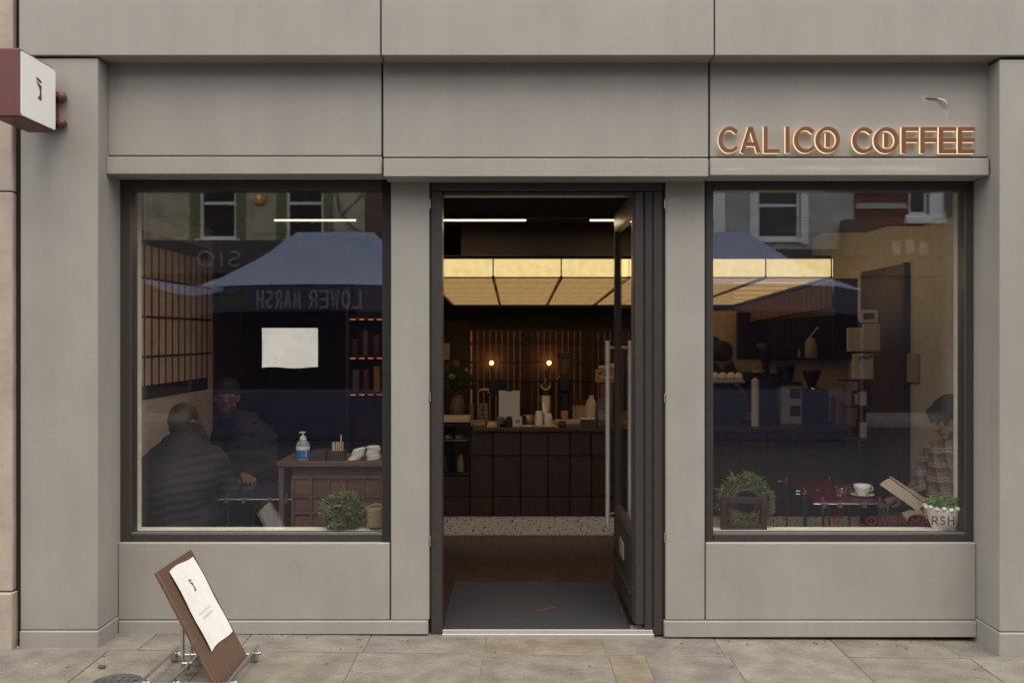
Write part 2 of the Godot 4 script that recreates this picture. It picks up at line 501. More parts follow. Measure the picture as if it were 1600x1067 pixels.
# ---------------------------------------------------------------- the shop front
func ready_front() -> void:
	var b := thing("shop_building", "shop building of taupe cladding panels with two big windows and an open glass door", "building", Vector3(0, 0, 0))
	var st: SurfaceTool
	# columns at both ends, each on a base block
	for c in [[31.0, 152.0, 91.0, 984.0], [1563.0, 2900.0, 93.0, 987.0]]:
		st = mb()
		bx(st, Vector3(X(c[0], 0.24), Y(c[3], 0.24), 0.24), Vector3(X(c[1], 0.24), Y(c[2], 0.24), -0.15), 0.003)
		obj("column", st, M.paint, b)
		st = mb()
		bx(st, Vector3(X(c[0], 0.24) - 0.004, -0.15, 0.247), Vector3(X(c[1], 0.24) + 0.004, Y(c[3] + 1.3, 0.24), -0.15), 0.006)
		obj("column_base", st, M.paint, b)
	# beam, fascia and lintel panels, three of each
	for c in [[31.0, 594.2], [596.5, 1114.8], [1117.0, 2900.0]]:
		st = mb()
		bx(st, Vector3(X(c[0], 0.24), Y(86.5, 0.255), 0.255), Vector3(X(c[1], 0.24), Y(1.0, 0.24), 0.10), 0.0035)
		obj("beam_panel", st, M.paint, b)
		st = mb()
		bx(st, Vector3(X(c[0], 0.24), Y(-2.5, 0.24), 0.25), Vector3(X(c[1], 0.24), 5.2, 0.05), 0.005)
		obj("upper_panel", st, M.paint, b)
		st = mb()
		bx(st, Vector3(X(c[0], 0.24), 5.212, 0.25), Vector3(X(c[1], 0.24), 7.6, 0.05), 0.005)
		obj("upper_panel", st, M.paint, b)
	for c in [[168.0, 595.8, 243.0, 0.118], [598.5, 1107.2, 245.6, 0.124], [1110.0, 1546.0, 245.0, 0.12]]:
		st = mb()
		bx(st, Vector3(X(c[0], c[3]), Y(c[2], c[3]), c[3]), Vector3(X(c[1], c[3]), Y(60, c[3]), 0.06), 0.004)
		obj("fascia_panel", st, M.paint_dripped if c[0] > 1000.0 else M.paint, b)
	for c in [[165.0, 596.2, 272.0, 244.8, 0.145], [599.0, 1107.4, 276.0, 247.4, 0.162], [1109.6, 1546.5, 274.0, 247.0, 0.15]]:
		st = mb()
		bx(st, Vector3(X(c[0], c[4]), Y(c[2], c[4]), c[4]), Vector3(X(c[1], c[4]), Y(c[3], c[4]), -0.15), 0.0035)
		obj("lintel_panel", st, M.paint_smeared if c[0] > 1000.0 else M.paint, b)
	# piers between the openings, stall risers and plinths
	for c in [[610.6, 670.5], [1040.5, 1101.6]]:
		st = mb()
		pb(st, c[0], 270, c[1], 969, 0, 0.15, 0.005)
		obj("pier", st, M.paint, b)
	for c in [[184.0, 608.4, 968.4], [1103.4, 1526.0, 968.6]]:
		st = mb()
		pb(st, c[0], 848.5, c[1], c[2], 0.0, 0.15, 0.004)
		obj("stall_riser", st, M.paint, b)
	for c in [[184.0, 668.5, 970.6, 991.5], [1038.5, 1527.0, 970.8, 996.0]]:
		st = mb()
		pb(st, c[0], c[2], c[1], c[3], 0.012, 0.16, 0.004)
		obj("plinth", st, M.paint, b)
		st = mb()
		pb(st, c[0] + 1, c[3] - 1, c[1] - 1, 1030, -0.035, 0.115, 0.0)
		obj("plinth_recess", st, M.gap, b)
	# the dark frame behind the joints
	st = mb()
	bx(st, Vector3(-2.66, 2.5, 0.05), Vector3(6.7, 3.38, -0.15), 0)
	bx(st, Vector3(-2.66, 3.3, 0.098), Vector3(6.7, 7.55, 0.0), 0)
	bx(st, Vector3(X(596, 0), 0.1, -0.02), Vector3(X(673.5, 0), 2.5, -0.149), 0)
	bx(st, Vector3(X(1037, 0), 0.1, -0.02), Vector3(X(1105, 0), 2.5, -0.149), 0)
	bx(st, Vector3(X(183, 0), Y(972, 0), -0.012), Vector3(X(610, 0), Y(962, 0), -0.148), 0)
	bx(st, Vector3(X(1101, 0), Y(972, 0), -0.012), Vector3(X(1527, 0), Y(962, 0), -0.148), 0)
	obj("joint_backing", st, M.gap, b)
	# windows
	window_front(b, 186.0, 609.3, 204.0, 597.5)
	window_front(b, 1103.0, 1527.0, 1115.0, 1509.0)
	# vinyl lettering on the right pane
	var w := part("window_lettering", b)
	word(w, "vinyl_letter", "10", [1290, 1299, 1302, 1313], 821.0, 806.5, 1.0, -0.052, 0.001, M.vinyl_red, false)
	word(w, "vinyl_letter", "LOWER", [1342, 1352, 1354, 1370, 1371, 1388, 1391, 1402, 1406, 1417], 820.5, 806.5, 0.95, -0.052, 0.001, M.vinyl_red, false)
	word(w, "vinyl_letter", "MARSH", [1425, 1437, 1439, 1452, 1457, 1467, 1470, 1478, 1482, 1492], 820.5, 806.5, 0.95, -0.052, 0.001, M.vinyl_red, false)
	# door frame
	var z := -0.02
	for c in [[673.0, 690.5], [1022.0, 1036.0]]:
		st = mb()
		bx(st, Vector3(X(c[0], z), 0.0, z), Vector3(X(c[1], z), Y(298, z), z - 0.125), 0.004)
		obj("door_jamb", st, M.steel_frame, b)
	st = mb()
	bx(st, Vector3(X(1008, z), 0.02, z - 0.015), Vector3(X(1021.6, z), Y(298, z), z - 0.12), 0.004)
	obj("door_post", st, M.steel_frame, b)
	st = mb()
	bx(st, Vector3(X(673, z), Y(297.6, z), z), Vector3(X(1036, z), Y(276, z), z - 0.125), 0.004)
	bx(st, Vector3(X(690.8, z), Y(304, z), z - 0.03), Vector3(X(1021.6, z), Y(298.1, z), z - 0.12), 0.003)
	obj("door_head", st, M.steel_frame, b)
	st = mb()
	cyl(st, Vector3(X(1000, z), 0.06, z - 0.03), Vector3(X(1000, z), Y(303, z), z - 0.03), 0.028, 0.028, 20)
	cyl(st, Vector3(X(1000, z), Y(303, z), z - 0.03), Vector3(X(1000, z), Y(299.5, z), z - 0.03), 0.03, 0.03, 20)
	obj("hinge_guard", st, M.steel_frame, b)
	st = mb()
	bx(st, Vector3(X(690.6, 0), -0.05, 0.02), Vector3(X(1021.8, 0), 0.02, -0.07), 0.004)
	bx(st, Vector3(X(690.6, 0), 0.0201, -0.02), Vector3(X(1021.8, 0), 0.027, -0.05), 0.003)
	bx(st, Vector3(X(690.6, 0), -0.05, -0.0701), Vector3(X(1021.8, 0), 0.0155, -0.15), 0.001)
	obj("threshold", st, M.sill_metal, b)
	for c in [[671.5, 318.0], [671.5, 620.0], [1039.2, 318.0], [1039.2, 622.0], [671.5, 846.0], [1039.2, 840.0]]:
		st = mb()
		box(st, P(c[0], c[1], -0.005), Vector3(0.008, 0.05, 0.012), 0.002)
		cyl(st, P(c[0], c[1], -0.004) + Vector3(0, 0.02, 0), P(c[0], c[1], 0.004) + Vector3(0, 0.02, 0), 0.004, 0.004, 8)
		obj("fixing_clip", st, M.brushed, b)
	# the door leaf, open at a right angle into the shop
	var d := part("door", b)
	var xa := 0.645
	var xb := 0.69
	var za := -0.085
	var zb := -1.055
	st = mb()
	bx(st, Vector3(xa, 0.05, za), Vector3(xb, 2.415, za - 0.075), 0.004)
	bx(st, Vector3(xa, 0.05, zb), Vector3(xb, 2.415, zb + 0.05), 0.004)
	bx(st, Vector3(xa + 0.001, 2.29, za - 0.075), Vector3(xb - 0.001, 2.415, zb + 0.05), 0.003)
	bx(st, Vector3(xa + 0.001, 0.05, za - 0.075), Vector3(xb - 0.001, 0.53, zb + 0.05), 0.003)
	obj("door_frame", st, M.steel_frame, d)
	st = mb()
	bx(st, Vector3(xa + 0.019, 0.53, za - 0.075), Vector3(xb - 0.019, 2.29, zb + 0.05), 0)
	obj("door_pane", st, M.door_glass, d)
	st = mb()
	bx(st, Vector3(xa - 0.008, 0.175, za - 0.09), Vector3(xa + 0.002, 0.195, zb + 0.07), 0.003)
	bx(st, Vector3(xa - 0.008, 0.5, za - 0.09), Vector3(xa + 0.002, 0.52, zb + 0.07), 0.003)
	obj("door_moulding", st, M.steel_frame, d)
	st = mb()
	bx(st, Vector3(xa - 0.004, 0.29, -0.50), Vector3(xa + 0.001, 0.39, -0.70), 0.001)
	obj("notice_plate", st, M.sill_metal, d)
	for s in [-0.072, 0.072]:
		st = mb()
		var hx: float = (xa + xb) * 0.5 + s
		tube(st, [Vector3(hx, 0.41, -0.97), Vector3(hx, 1.59, -0.97)], 0.0145, 14)
		for hy in [0.47, 1.545]:
			tube(st, [Vector3((xa + xb) * 0.5, hy, -1.03), Vector3(hx * 0.6 + 0.4 * (xa + xb) * 0.5, hy, -1.01), Vector3(hx, hy, -0.97)], 0.009, 8)
		obj("door_handle", st, mat("handle_steel", C(0.62, 0.6, 0.56), 0.4, 0.5), d)

func window_front(b: Node3D, x0: float, x1: float, g0: float, g1: float) -> void:
	var w := part("window", b)
	var z := -0.03
	var st := mb()
	bx(st, Vector3(X(x0, z), Y(846, z), z), Vector3(X(g0, z), 2.47, z - 0.09), 0.004)
	bx(st, Vector3(X(g1, z), Y(846, z), z), Vector3(X(x1, z), 2.47, z - 0.09), 0.004)
	bx(st, Vector3(X(g0, z), Y(297.5, z), z + 0.001), Vector3(X(g1, z), 2.468, z - 0.089), 0.003)
	bx(st, Vector3(X(g0, z), Y(846, z), z + 0.001), Vector3(X(g1, z), Y(834.5, z), z - 0.089), 0.003)
	bx(st, Vector3(X(x0, z) - 0.004, Y(848.6, z), z - 0.03), Vector3(X(x1, z) + 0.004, Y(845.5, z), z - 0.11), 0.0)
	obj("window_frame", st, M.steel_frame, w)
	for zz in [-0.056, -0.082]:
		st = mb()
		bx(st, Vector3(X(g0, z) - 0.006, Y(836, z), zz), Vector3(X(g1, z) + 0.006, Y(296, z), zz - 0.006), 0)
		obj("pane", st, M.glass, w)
	# glazing bead, inner reveal and sill
	st = mb()
	bx(st, Vector3(X(g0, z), Y(834.4, z), -0.034), Vector3(X(g1, z), Y(832.4, z), -0.054), 0.001)
	obj("glazing_bead", st, M.grey_plastic, w)
	st = mb()
	var left := x0 < 800.0
	bx(st, Vector3(X(x0, z), Y(836, z), -0.125), Vector3(X(x1, z), 0.5355, -0.245), 0.003)
	obj("window_sill", st, M.jamb_paint, w)
	st = mb()
	if left:
		bx(st, Vector3(X(190, -0.125), 0.5357, -0.125), Vector3(X(208.8, -0.13), 2.46, -0.235), 0.003)
		bx(st, Vector3(X(199, -0.125), 0.1, -0.126), Vector3(-2.52, 2.6, -0.14), 0.0)
	else:
		bx(st, Vector3(X(1490.5, -0.235), 0.5357, -0.125), Vector3(X(1526, -0.125), 2.46, -0.235), 0.003)
		bx(st, Vector3(X(1512, -0.125), 0.1, -0.126), Vector3(3.05, 2.6, -0.14), 0.0)
	obj("window_reveal", st, M.jamb_paint, w)

# strokes of one letter inside a unit square
func arc(cx: float, cy: float, rx: float, ry: float, a0: float, a1: float, n: int) -> Array:
	var p := []
	for i in n + 1:
		var t := deg_to_rad(lerpf(a0, a1, float(i) / n))
		p.append(Vector2(cx + rx * cos(t), cy + ry * sin(t)))
	return p

func glyph(ch: String) -> Array:
	var V := func(l: Array) -> Array:
		var o := []
		for i in range(0, l.size(), 2): o.append(Vector2(l[i], l[i + 1]))
		return o
	match ch:
		"C": return [arc(0.55, 0.5, 0.55, 0.5, 48, 312, 22)]
		"A": return [V.call([0, 0, 0.44, 0.985, 0.56, 0.985, 1, 0]), V.call([0.2, 0.3, 0.8, 0.3])]
		"L": return [V.call([0, 1, 0, 0, 1, 0])]
		"I", "1": return [V.call([0.5, 1, 0.5, 0])]
		"O": return ["ring", V.call([0.5, 0.72, 0.5, 0.26])]
		"0": return ["ring"]
		"F": return [V.call([1, 1, 0, 1, 0, 0]), V.call([0.02, 0.5, 0.95, 0.5])]
		"E": return [V.call([1, 1, 0, 1, 0, 0, 1, 0]), V.call([0.02, 0.5, 1, 0.5])]
		"W": return [V.call([0, 1, 0.26, 0, 0.5, 0.95, 0.74, 0, 1, 1])]
		"R": return [V.call([0, 0, 0, 1, 0.55, 1, 0.85, 0.9, 0.92, 0.74, 0.85, 0.58, 0.55, 0.47, 0.02, 0.47]), V.call([0.5, 0.46, 1, 0])]
		"M": return [V.call([0, 0, 0.04, 1, 0.5, 0.2, 0.96, 1, 1, 0])]
		"S": return [arc(0.5, 0.74, 0.45, 0.26, 35, 270, 10) + arc(0.5, 0.25, 0.48, 0.25, 80, -145, 10)]
		"H": return [V.call([0, 1, 0, 0]), V.call([1, 1, 1, 0]), V.call([0.02, 0.5, 0.98, 0.5])]
		"K": return [V.call([0, 1, 0, 0]), V.call([1, 1, 0.03, 0.45]), V.call([0.3, 0.6, 1, 0])]
		"T": return [V.call([0, 1, 1, 1]), V.call([0.5, 0.98, 0.5, 0])]
		"D": return [V.call([0, 0, 0, 1, 0.5, 1, 0.85, 0.85, 1, 0.5, 0.85, 0.15, 0.5, 0, 0, 0])]
		"U": return [V.call([0, 1, 0, 0.25, 0.2, 0.05, 0.5, 0, 0.8, 0.05, 1, 0.25, 1, 1])]
	return []

# letters between pairs of left and right photograph edges; z is the front, t the thickness; lit puts a glowing back half behind each
func word(parent: Node3D, called: String, text: String, xs: Array, y0: float, y1: float, hwpx: float, z: float, t: float, m: Material, lit: bool) -> void:
	for i in text.length():
		var a := X(xs[2 * i], z)
		var c := X(xs[2 * i + 1], z)
		letter(parent, called, text[i], a, c, Y(y0, z), Y(y1, z), S(hwpx, z), z, t, m, lit, Transform3D())

func letter(parent: Node3D, called: String, ch: String, x0: float, x1: float, y0: float, y1: float, hw: float, z: float, t: float, m: Material, lit: bool, xf: Transform3D) -> void:
	var layers := [[mb(), z - t, z, 0.0]]
	if lit: layers.append([mb(), z - t - 0.014, z - t - 0.0005, 0.0012])
	for l in layers:
		var h: float = hw + l[3]
		var k := 0
		for s in glyph(ch):
			var pts := []
			var closed := false
			if s is String:
				pts = arc(0.5, 0.5, 0.5, 0.5, 0, 345, 23)
				closed = true
			else:
				pts = s
			var q := []
			for p in pts: q.append(Vector2(lerpf(x0 + hw, x1 - hw, p.x), lerpf(y0 + hw, y1 - hw, p.y)))
			if not closed:
				q[0] += (q[0] - q[1]).normalized() * hw
				q[-1] += (q[-1] - q[-2]).normalized() * hw
			ribbon(l[0], q, h, l[1] + 0.0006 * k, l[2] - 0.0006 * k, closed, xf)
			k += 1
	var o := obj(called, layers[0][0], m, parent)
	if lit: obj("letter_light", layers[1][0], M.letter_light, o)

# the cup emblem: a tilted lens above a curved body, one unit high
func emblem(parent: Node3D, called: String, xf: Transform3D, t: float, m: Material) -> void:
	var st := mb()
	var lens := []
	for i in 16:
		var a := TAU * i / 16.0
		lens.append(Vector2(0.27 * cos(a), 0.06 * sin(a)).rotated(-0.2) + Vector2(-0.02, 0.44))
	extrude(st, lens, 0.0, t, xf)
	var body := [Vector2(-0.24, 0.33), Vector2(-0.1, 0.3), Vector2(0.05, 0.22), Vector2(0.22, 0.2), Vector2(0.19, 0.0), Vector2(0.2, -0.3), Vector2(0.22, -0.46), Vector2(0.12, -0.5), Vector2(-0.02, -0.48), Vector2(-0.16, -0.42), Vector2(-0.02, -0.38), Vector2(0.06, -0.26), Vector2(0.08, -0.08), Vector2(0.02, 0.08), Vector2(-0.12, 0.2)]
	extrude(st, body, 0.0, t, xf)
	obj(called, st, m, parent)

func front_things() -> void:
	var st: SurfaceTool
	# the lit letters of the shop sign
	var s := thing("shop_sign", "backlit copper letters on the fascia above the right window", "sign", P(1325, 238, 0.12))
	word(s, "letter", "CALICO", [1123.5, 1155, 1158.5, 1188.5, 1194.5, 1218.5, 1227, 1236, 1242, 1275, 1275.5, 1313.5], 238.5, 197.5, 2.75, 0.156, 0.012, M.copper_letter, true)
	word(s, "letter", "COFFEE", [1333.5, 1366, 1366.7, 1405.3, 1410.7, 1436.5, 1440.3, 1465.5, 1469.3, 1495.5, 1499, 1524.5], 239.0, 198.5, 2.75, 0.156, 0.012, M.copper_letter, true)
	# loose cable end left on the fascia
	st = mb()
	tube(st, [P(1465, 154, 0.12), P(1468, 154.3, 0.128), P(1474, 156, 0.135), P(1478.5, 158.5, 0.137), P(1480, 162, 0.134), P(1479, 163, 0.13)], 0.0045, 8)
	var c := thing("loose_cable", "short white cable end poking from the fascia above the sign letters", "cable", P(1478, 163, 0.12))
	obj("white_sleeve", st, M.porcelain, c)
	st = mb()
	tube(st, [P(1448, 153.5, 0.121), P(1457, 154.2, 0.127), P(1466, 154.1, 0.124)], 0.0022, 6)
	obj("black_end", st, M.black_plastic, c)
	st = mb()
	for q in [[1444, 147.5], [1479, 171], [1516.5, 129.5]]:
		cyl(st, P(q[0], q[1], 0.119), P(q[0], q[1], 0.123), 0.005, 0.005, 10)
	obj("screw_hole_plug", st, M.sill_metal, c)
	# blade sign
	var x1 := -2.325
	var x0 := -2.465
	var y0 := 2.646
	var y1 := 2.973
	var z0 := 0.31
	var z1 := 0.652
	s = thing("projecting_sign", "white and red brown square box sign projecting from the left column", "sign", Vector3(x1, y0, z0))
	st = mb()
	box(st, Vector3((x0 + x1) * 0.5, (y0 + y1) * 0.5, (z0 + z1) * 0.5), Vector3(x1 - x0, y1 - y0, z1 - z0), 0.009)
	obj("sign_case", st, M.sign_red, s)
	st = mb()
	var rr := []
	for k in 4:
		for i in 6:
			var a := (k + i / 5.0) * PI / 2
			rr.append(Vector2(0.150 * (1 if k == 0 or k == 3 else -1), 0.139 * (1 if k < 2 else -1)) + Vector2(cos(a), sin(a)) * 0.012)
	var side := Transform3D(Basis(Vector3(0, 0, -1), Vector3.UP, Vector3.RIGHT), Vector3(x1, (y0 + y1) * 0.5, (z0 + z1) * 0.5))
	extrude(st, rr, -0.004, 0.003, side)
	obj("sign_face", st, M.sign_white, s)
	emblem(s, "emblem", Transform3D(side.basis * 0.1, side.origin + Vector3(0.0035, 0.012, 0.0)), 0.02, M.sign_red)
	for yy in [2.70, 2.835]:
		st = mb()
		lathe(st, Vector3.ZERO, [Vector2(0.024, 0), Vector2(0.024, 0.02), Vector2(0.017, 0.034), Vector2(0, 0.038)], 16)
		var o := obj("mounting_lug", st, M.sign_red, s)
		o.position = Vector3(x1 - 0.006, yy, 0.262) - s.position
		o.rotation = Vector3(0, 0, -PI / 2 + 0.5)
	st = mb()
	bx(st, Vector3(x0 + 0.02, y0 + 0.04, 0.235), Vector3(x1 - 0.02, y1 - 0.1, z0 + 0.005), 0.004)
	obj("mounting_plate", st, M.sign_red, s)
	a_board()
	# the sheet taped inside the left pane
	st = mb()
	var g := []
	for j in 7:
		var row := []
		for i in 9:
			var q := P(lerpf(408.5, 496, i / 8.0), lerpf(512.5, 574.5 - 1.2 * sin(i), j / 6.0), -0.094)
			q.z -= 0.004 * sin(i * 0.8 + j * 0.5) + 0.004
			row.append(q)
		g.append(row)
	sheet(st, g, 0.0004)
	var pp := thing("blank_notice", "blank white paper sheet taped inside the left window", "paper", P(452, 574, -0.1))
	obj("sheet", st, M.paper, pp)
	st = mb()
	box(st, P(430, 567, -0.093), Vector3(0.008, 0.002, 0.001), 0)
	box(st, P(473, 567.5, -0.093), Vector3(0.008, 0.002, 0.001), 0)
	obj("staple", st, M.ink, pp)

# a grid of points as a sheet with a little thickness
func sheet(st: SurfaceTool, g: Array, t: float) -> void:
	var n: int = g.size()
	var m: int = g[0].size()
	for j in n - 1:
		for i in m - 1:
			var nn: Vector3 = (g[j][i + 1] - g[j][i]).cross(g[j + 1][i] - g[j][i]).normalized()
			poly(st, [g[j][i], g[j][i + 1], g[j + 1][i + 1], g[j + 1][i]], nn, 1)
			if t > 0.0:
				poly(st, [g[j][i] - nn * t, g[j][i + 1] - nn * t, g[j + 1][i + 1] - nn * t, g[j + 1][i] - nn * t], -nn, 2)

func a_board() -> void:
	var s := thing("pavement_sign", "leaning brown wood board with white paper on a chrome tube rack on the pavement", "sign", Vector3(-1.4, 0, 0.67))
	var st := mb()
	# the board faces +x and leans back
	var up := Vector3(-0.465, 0.886, 0).normalized()
	var nrm := Vector3(0.886, 0.465, 0).normalized()
	var b := Basis(Vector3(0, 0, -1), up, nrm)
	var o := Vector3(-1.31, 0.045, 0.89)
	box(st, o + b * Vector3(0.22, 0.30, -0.009), Vector3(0.44, 0.6, 0.016), 0.003, b)
	obj("board", st, wood("board_wood", C(0.16, 0.092, 0.062), 1, 0.5), s)
	st = mb()
	var g := []
	for j in 9:
		var row := []
		for i in 7:
			var u := lerpf(0.094, 0.397, i / 6.0)
			var v := lerpf(0.57, 0.16, j / 8.0)
			var lift := 0.004 + 0.007 * pow(absf(i / 3.0 - 1.0), 2.0) * (0.3 + 0.7 * absf(sin(j * 0.7)))
			row.append(o + b * Vector3(u, v + 0.006 * sin(i * 0.9), lift))
		g.append(row)
	sheet(st, g, 0.0005)
	obj("paper", st, M.paper, s)
	emblem(s, "emblem", Transform3D(b * 0.062, o + b * Vector3(0.245, 0.455, 0.0055)), 0.02, M.copper_letter)
	st = mb()
	for l in [[0.165, 0.325, 0.325], [0.185, 0.315, 0.30]]:
		for i in 12:
			var u: float = lerpf(l[0], l[1], i / 12.0)
			box(st, o + b * Vector3(u, l[2] + 0.003 * sin(i * 2.1), 0.0058), Vector3(0.007, 0.009 + 0.004 * sin(i * 3.3), 0.0006), 0, b)
	obj("faint_print", st, mat("faint_ink", C(0.5, 0.49, 0.47), 0.9), s)
	# rack of chrome tube with square clamps
	var clamp := func(p: Vector3) -> void:
		var c := mb()
		box(c, p, Vector3(0.034, 0.042, 0.034), 0.004)
		cyl(c, p + Vector3(0.015, 0.012, 0), p + Vector3(0.032, 0.012, 0), 0.008, 0.008, 8)
		obj("clamp", c, M.brushed, s)
	var bar := func(called: String, a: Vector3, e: Vector3, r: float) -> void:
		var c := mb()
		tube(c, [a, e], r, 10)
		obj(called, c, M.chrome, s)
	bar.call("floor_bar", Vector3(-1.72, 0.05, 0.815), Vector3(-1.27, 0.05, 0.815), 0.009)
	bar.call("floor_bar", Vector3(-1.66, 0.05, 0.43), Vector3(-1.27, 0.05, 0.43), 0.009)
	bar.call("cross_bar", Vector3(-1.68, 0.07, 0.86), Vector3(-1.68, 0.07, 0.38), 0.007)
	bar.call("cross_bar", Vector3(-1.545, 0.07, 0.86), Vector3(-1.545, 0.07, 0.38), 0.007)
	bar.call("cross_bar", Vector3(-1.286, 0.075, 0.93), Vector3(-1.286, 0.075, 0.38), 0.008)
	bar.call("upright", Vector3(-1.575, 0.03, 0.61), Vector3(-1.575, 0.5, 0.61), 0.009)
	bar.call("upright", Vector3(-1.575, 0.03, 0.49), Vector3(-1.575, 0.5, 0.49), 0.009)
	for x in [-1.68, -1.545, -1.286]:
		for z in [0.815, 0.43]:
			clamp.call(Vector3(x, 0.045, z))
	clamp.call(Vector3(-1.56, 0.06, 0.61))
	clamp.call(Vector3(-1.56, 0.06, 0.49))
	bar.call("cross_bar", Vector3(-1.575, 0.48, 0.63), Vector3(-1.575, 0.48, 0.47), 0.008)

# ---------------------------------------------------------------- the ground and the neighbour
func ready_ground() -> void:
	var st := mb()
	bx(st, Vector3(-150, -0.6, -150), Vector3(150, -0.17, 150), 0)
	structure("ground", st, M.asphalt)
	# pavement that falls gently to the right
	var p := Node3D.new()
	p.name = "pavement"
	p.set_meta("kind", "structure")
	p.rotation.z = -0.0098
	add_child(p)
	local[p] = true
	st = mb()
	bx(st, Vector3(-8.9, -0.4, -0.3), Vector3(8.9, -0.005, 2.46), 0)
	obj("bedding", st, M.mortar, p)
	rng.seed = 5
	# rows of slabs; the first two follow the joints in view
	var rows := [
		[-0.2, 0.268, [-4.2, -3.4, -2.68, -1.93, -1.42, -0.776, -0.155, 0.463, 1.072, 1.70, 2.28, 3.05, 3.9, 4.6]],
		[0.274, 0.95, [-4.4, -3.5, -2.75, -2.07, -1.52, -0.8, -0.165, 0.475, 0.66, 1.09, 1.70, 2.32, 3.0, 3.8, 4.7]],
		[0.956, 1.62, [-4.3, -3.6, -2.9, -2.3, -1.55, -0.9, -0.3, 0.4, 1.1, 1.75, 2.5, 3.2, 4.0, 4.7]],
		[1.626, 2.3, [-4.5, -3.8, -3.1, -2.4, -1.8, -1.1, -0.45, 0.2, 0.9, 1.6, 2.3, 3.0, 3.7, 4.5]]]
	var n := 0
	for r in rows:
		while r[2][0] > -8.6: r[2].push_front(r[2][0] - rng.randf_range(0.6, 0.85))
		while r[2][-1] < 8.6: r[2].push_back(r[2][-1] + rng.randf_range(0.6, 0.85))
		for i in r[2].size() - 1:
			st = mb()
			var h := rng.randf_range(-0.0015, 0.0015)
			bx(st, Vector3(r[2][i] + 0.002, -0.08, r[0] + 0.002), Vector3(r[2][i + 1] - 0.002, h, r[1] - 0.002), 0.0022)
			obj("paving_slab", st, M["york_stone_%d" % (3 if r[2][i] == 0.475 or r[2][i] == -0.155 and r[0] < 0 else [0, 1, 2, 4, 0, 1][(n * 5 + i) % 6])], p)
		n += 1
	for x in 20:
		st = mb()
		bx(st, Vector3(-9 + x * 0.9, -0.3, 2.305), Vector3(-9 + x * 0.9 + 0.893, 0.0, 2.5), 0.015)
		obj("kerb_stone", st, M.york_stone_1, p)
	rng.seed = 19
	for i in 26:
		st = mb()
		var c := Vector3(rng.randf_range(-2.6, 2.9), 0.0, rng.randf_range(0.12, 0.68))
		var r := rng.randf_range(0.005, 0.013)
		lathe(st, c, [Vector2(r, -0.004), Vector2(r * 0.9, 0.0026), Vector2(0, 0.0032)], 9)
		obj("gum_spot", st, M.mortar if i % 3 else M.iron, p)
	# far pavement across the street
	st = mb()
	bx(st, Vector3(-40, -0.3, 13.0), Vector3(40, -0.04, 30), 0.01)
	structure("far_pavement", st, M.york_stone_1)
	# cover of a small drain in the slab beside the rack
	var d := thing("drain_cover", "round dark iron drain cover set in the pavement beside the sign rack", "drain cover", Vector3(X(185, 0.69), 0.016, 0.72), "", true)
	d.rotation.z = -0.0098
	st = mb()
	lathe(st, Vector3.ZERO, [Vector2(0.115, -0.03), Vector2(0.115, 0.005), Vector2(0.103, 0.006), Vector2(0.1, 0.003), Vector2(0.0, 0.003)], 28)
	obj("frame", st, M.iron, d)
	for i in 5:
		for j in 5:
			if Vector2(i - 2, j - 2).length() < 2.3:
				st = mb()
				box(st, Vector3((i - 2) * 0.036, 0.005, (j - 2) * 0.036), Vector3(0.022, 0.006, 0.008), 0.002, Basis(Vector3.UP, 0.7 if (i + j) % 2 else -0.7))
				obj("stud", st, M.iron, d)
	# crumbs and leaf scraps along the foot of the wall
	st = mb()
	rng.seed = 9
	for i in 110:
		var q := Vector3(rng.randf_range(-2.1, 2.5), 0.0, rng.randf_range(0.005, 0.1 if rng.randf() < 0.7 else 0.5))
		if q.x > -0.45 and q.x < 0.8 and q.z < 0.1: continue
		q.y = 0.002 - 0.0098 * q.x
		var s := rng.randf_range(0.0015, 0.006)
		box(st, q + Vector3(0, s * 0.2, 0), Vector3(s * 2.4, s * 0.5, s), s * 0.1, Basis(Vector3(rng.randf() - 0.5, 1, rng.randf() - 0.5).normalized(), rng.randf() * TAU))
	var lit := obj("leaf_litter", st, M.leaf_bits)
	lit.set_meta("kind", "stuff")
	tag(lit, "brown leaf scraps and crumbs strewn along the foot of the shop wall", "litter")
	for q in [[152.0, 756.0 / 843 * 237 + 830, 0.011, "cream"], [217.0, 1032.0, 0.016, "leaf_bits"], [183.0, 990.0, 0.012, "porcelain"], [1467.0, 1010.0, 0.014, "vinyl_red"]]:
		pass
	st = mb()
	var gp := Vector3(-2.0, 0.021, 0.52)
	for i in 7: ball(st, gp + Vector3(sin(i * 2.0) * 0.012, 0.004, cos(i * 1.7) * 0.01), Vector3(0.013, 0.005, 0.009), 8, Basis(Vector3.UP, i * 1.3))
	tag(obj("dead_leaf", st, M.leaf_bits), "crumpled brown dead leaf on the slab behind the sign rack", "leaf")
	# neighbour on the left
	var b := thing("neighbouring_building", "pinkish stone building edge left of the shop front", "building", Vector3(-3.2, 0, 0.2))
	var ys := [-0.2, 0.315, 2.36, 4.4, 6.4, 7.4]
	for i in ys.size() - 1:
		st = mb()
		var out := 0.02 if i == 0 else 0.0
		bx(st, Vector3(-30.0, ys[i], -0.1), Vector3(X(18, 0.26) + out * 0.4, ys[i + 1] - 0.005, 0.26 + out), 0.006)
		obj("stone_block", st, M.pink_stone, b)
	st = mb()
	bx(st, Vector3(-30.0, -0.1, -0.2), Vector3(X(18, 0.26) - 0.012, 7.0, 0.24), 0)
	obj("joint_backing", st, M.mortar, b)
	st = mb()
	bx(st, Vector3(X(24.3, 0.22), -0.1, -0.2), Vector3(X(31, 0.24) - 0.001, 7.4, 0.22), 0)
	obj("dark_gap_filler", st, M.gap, b)

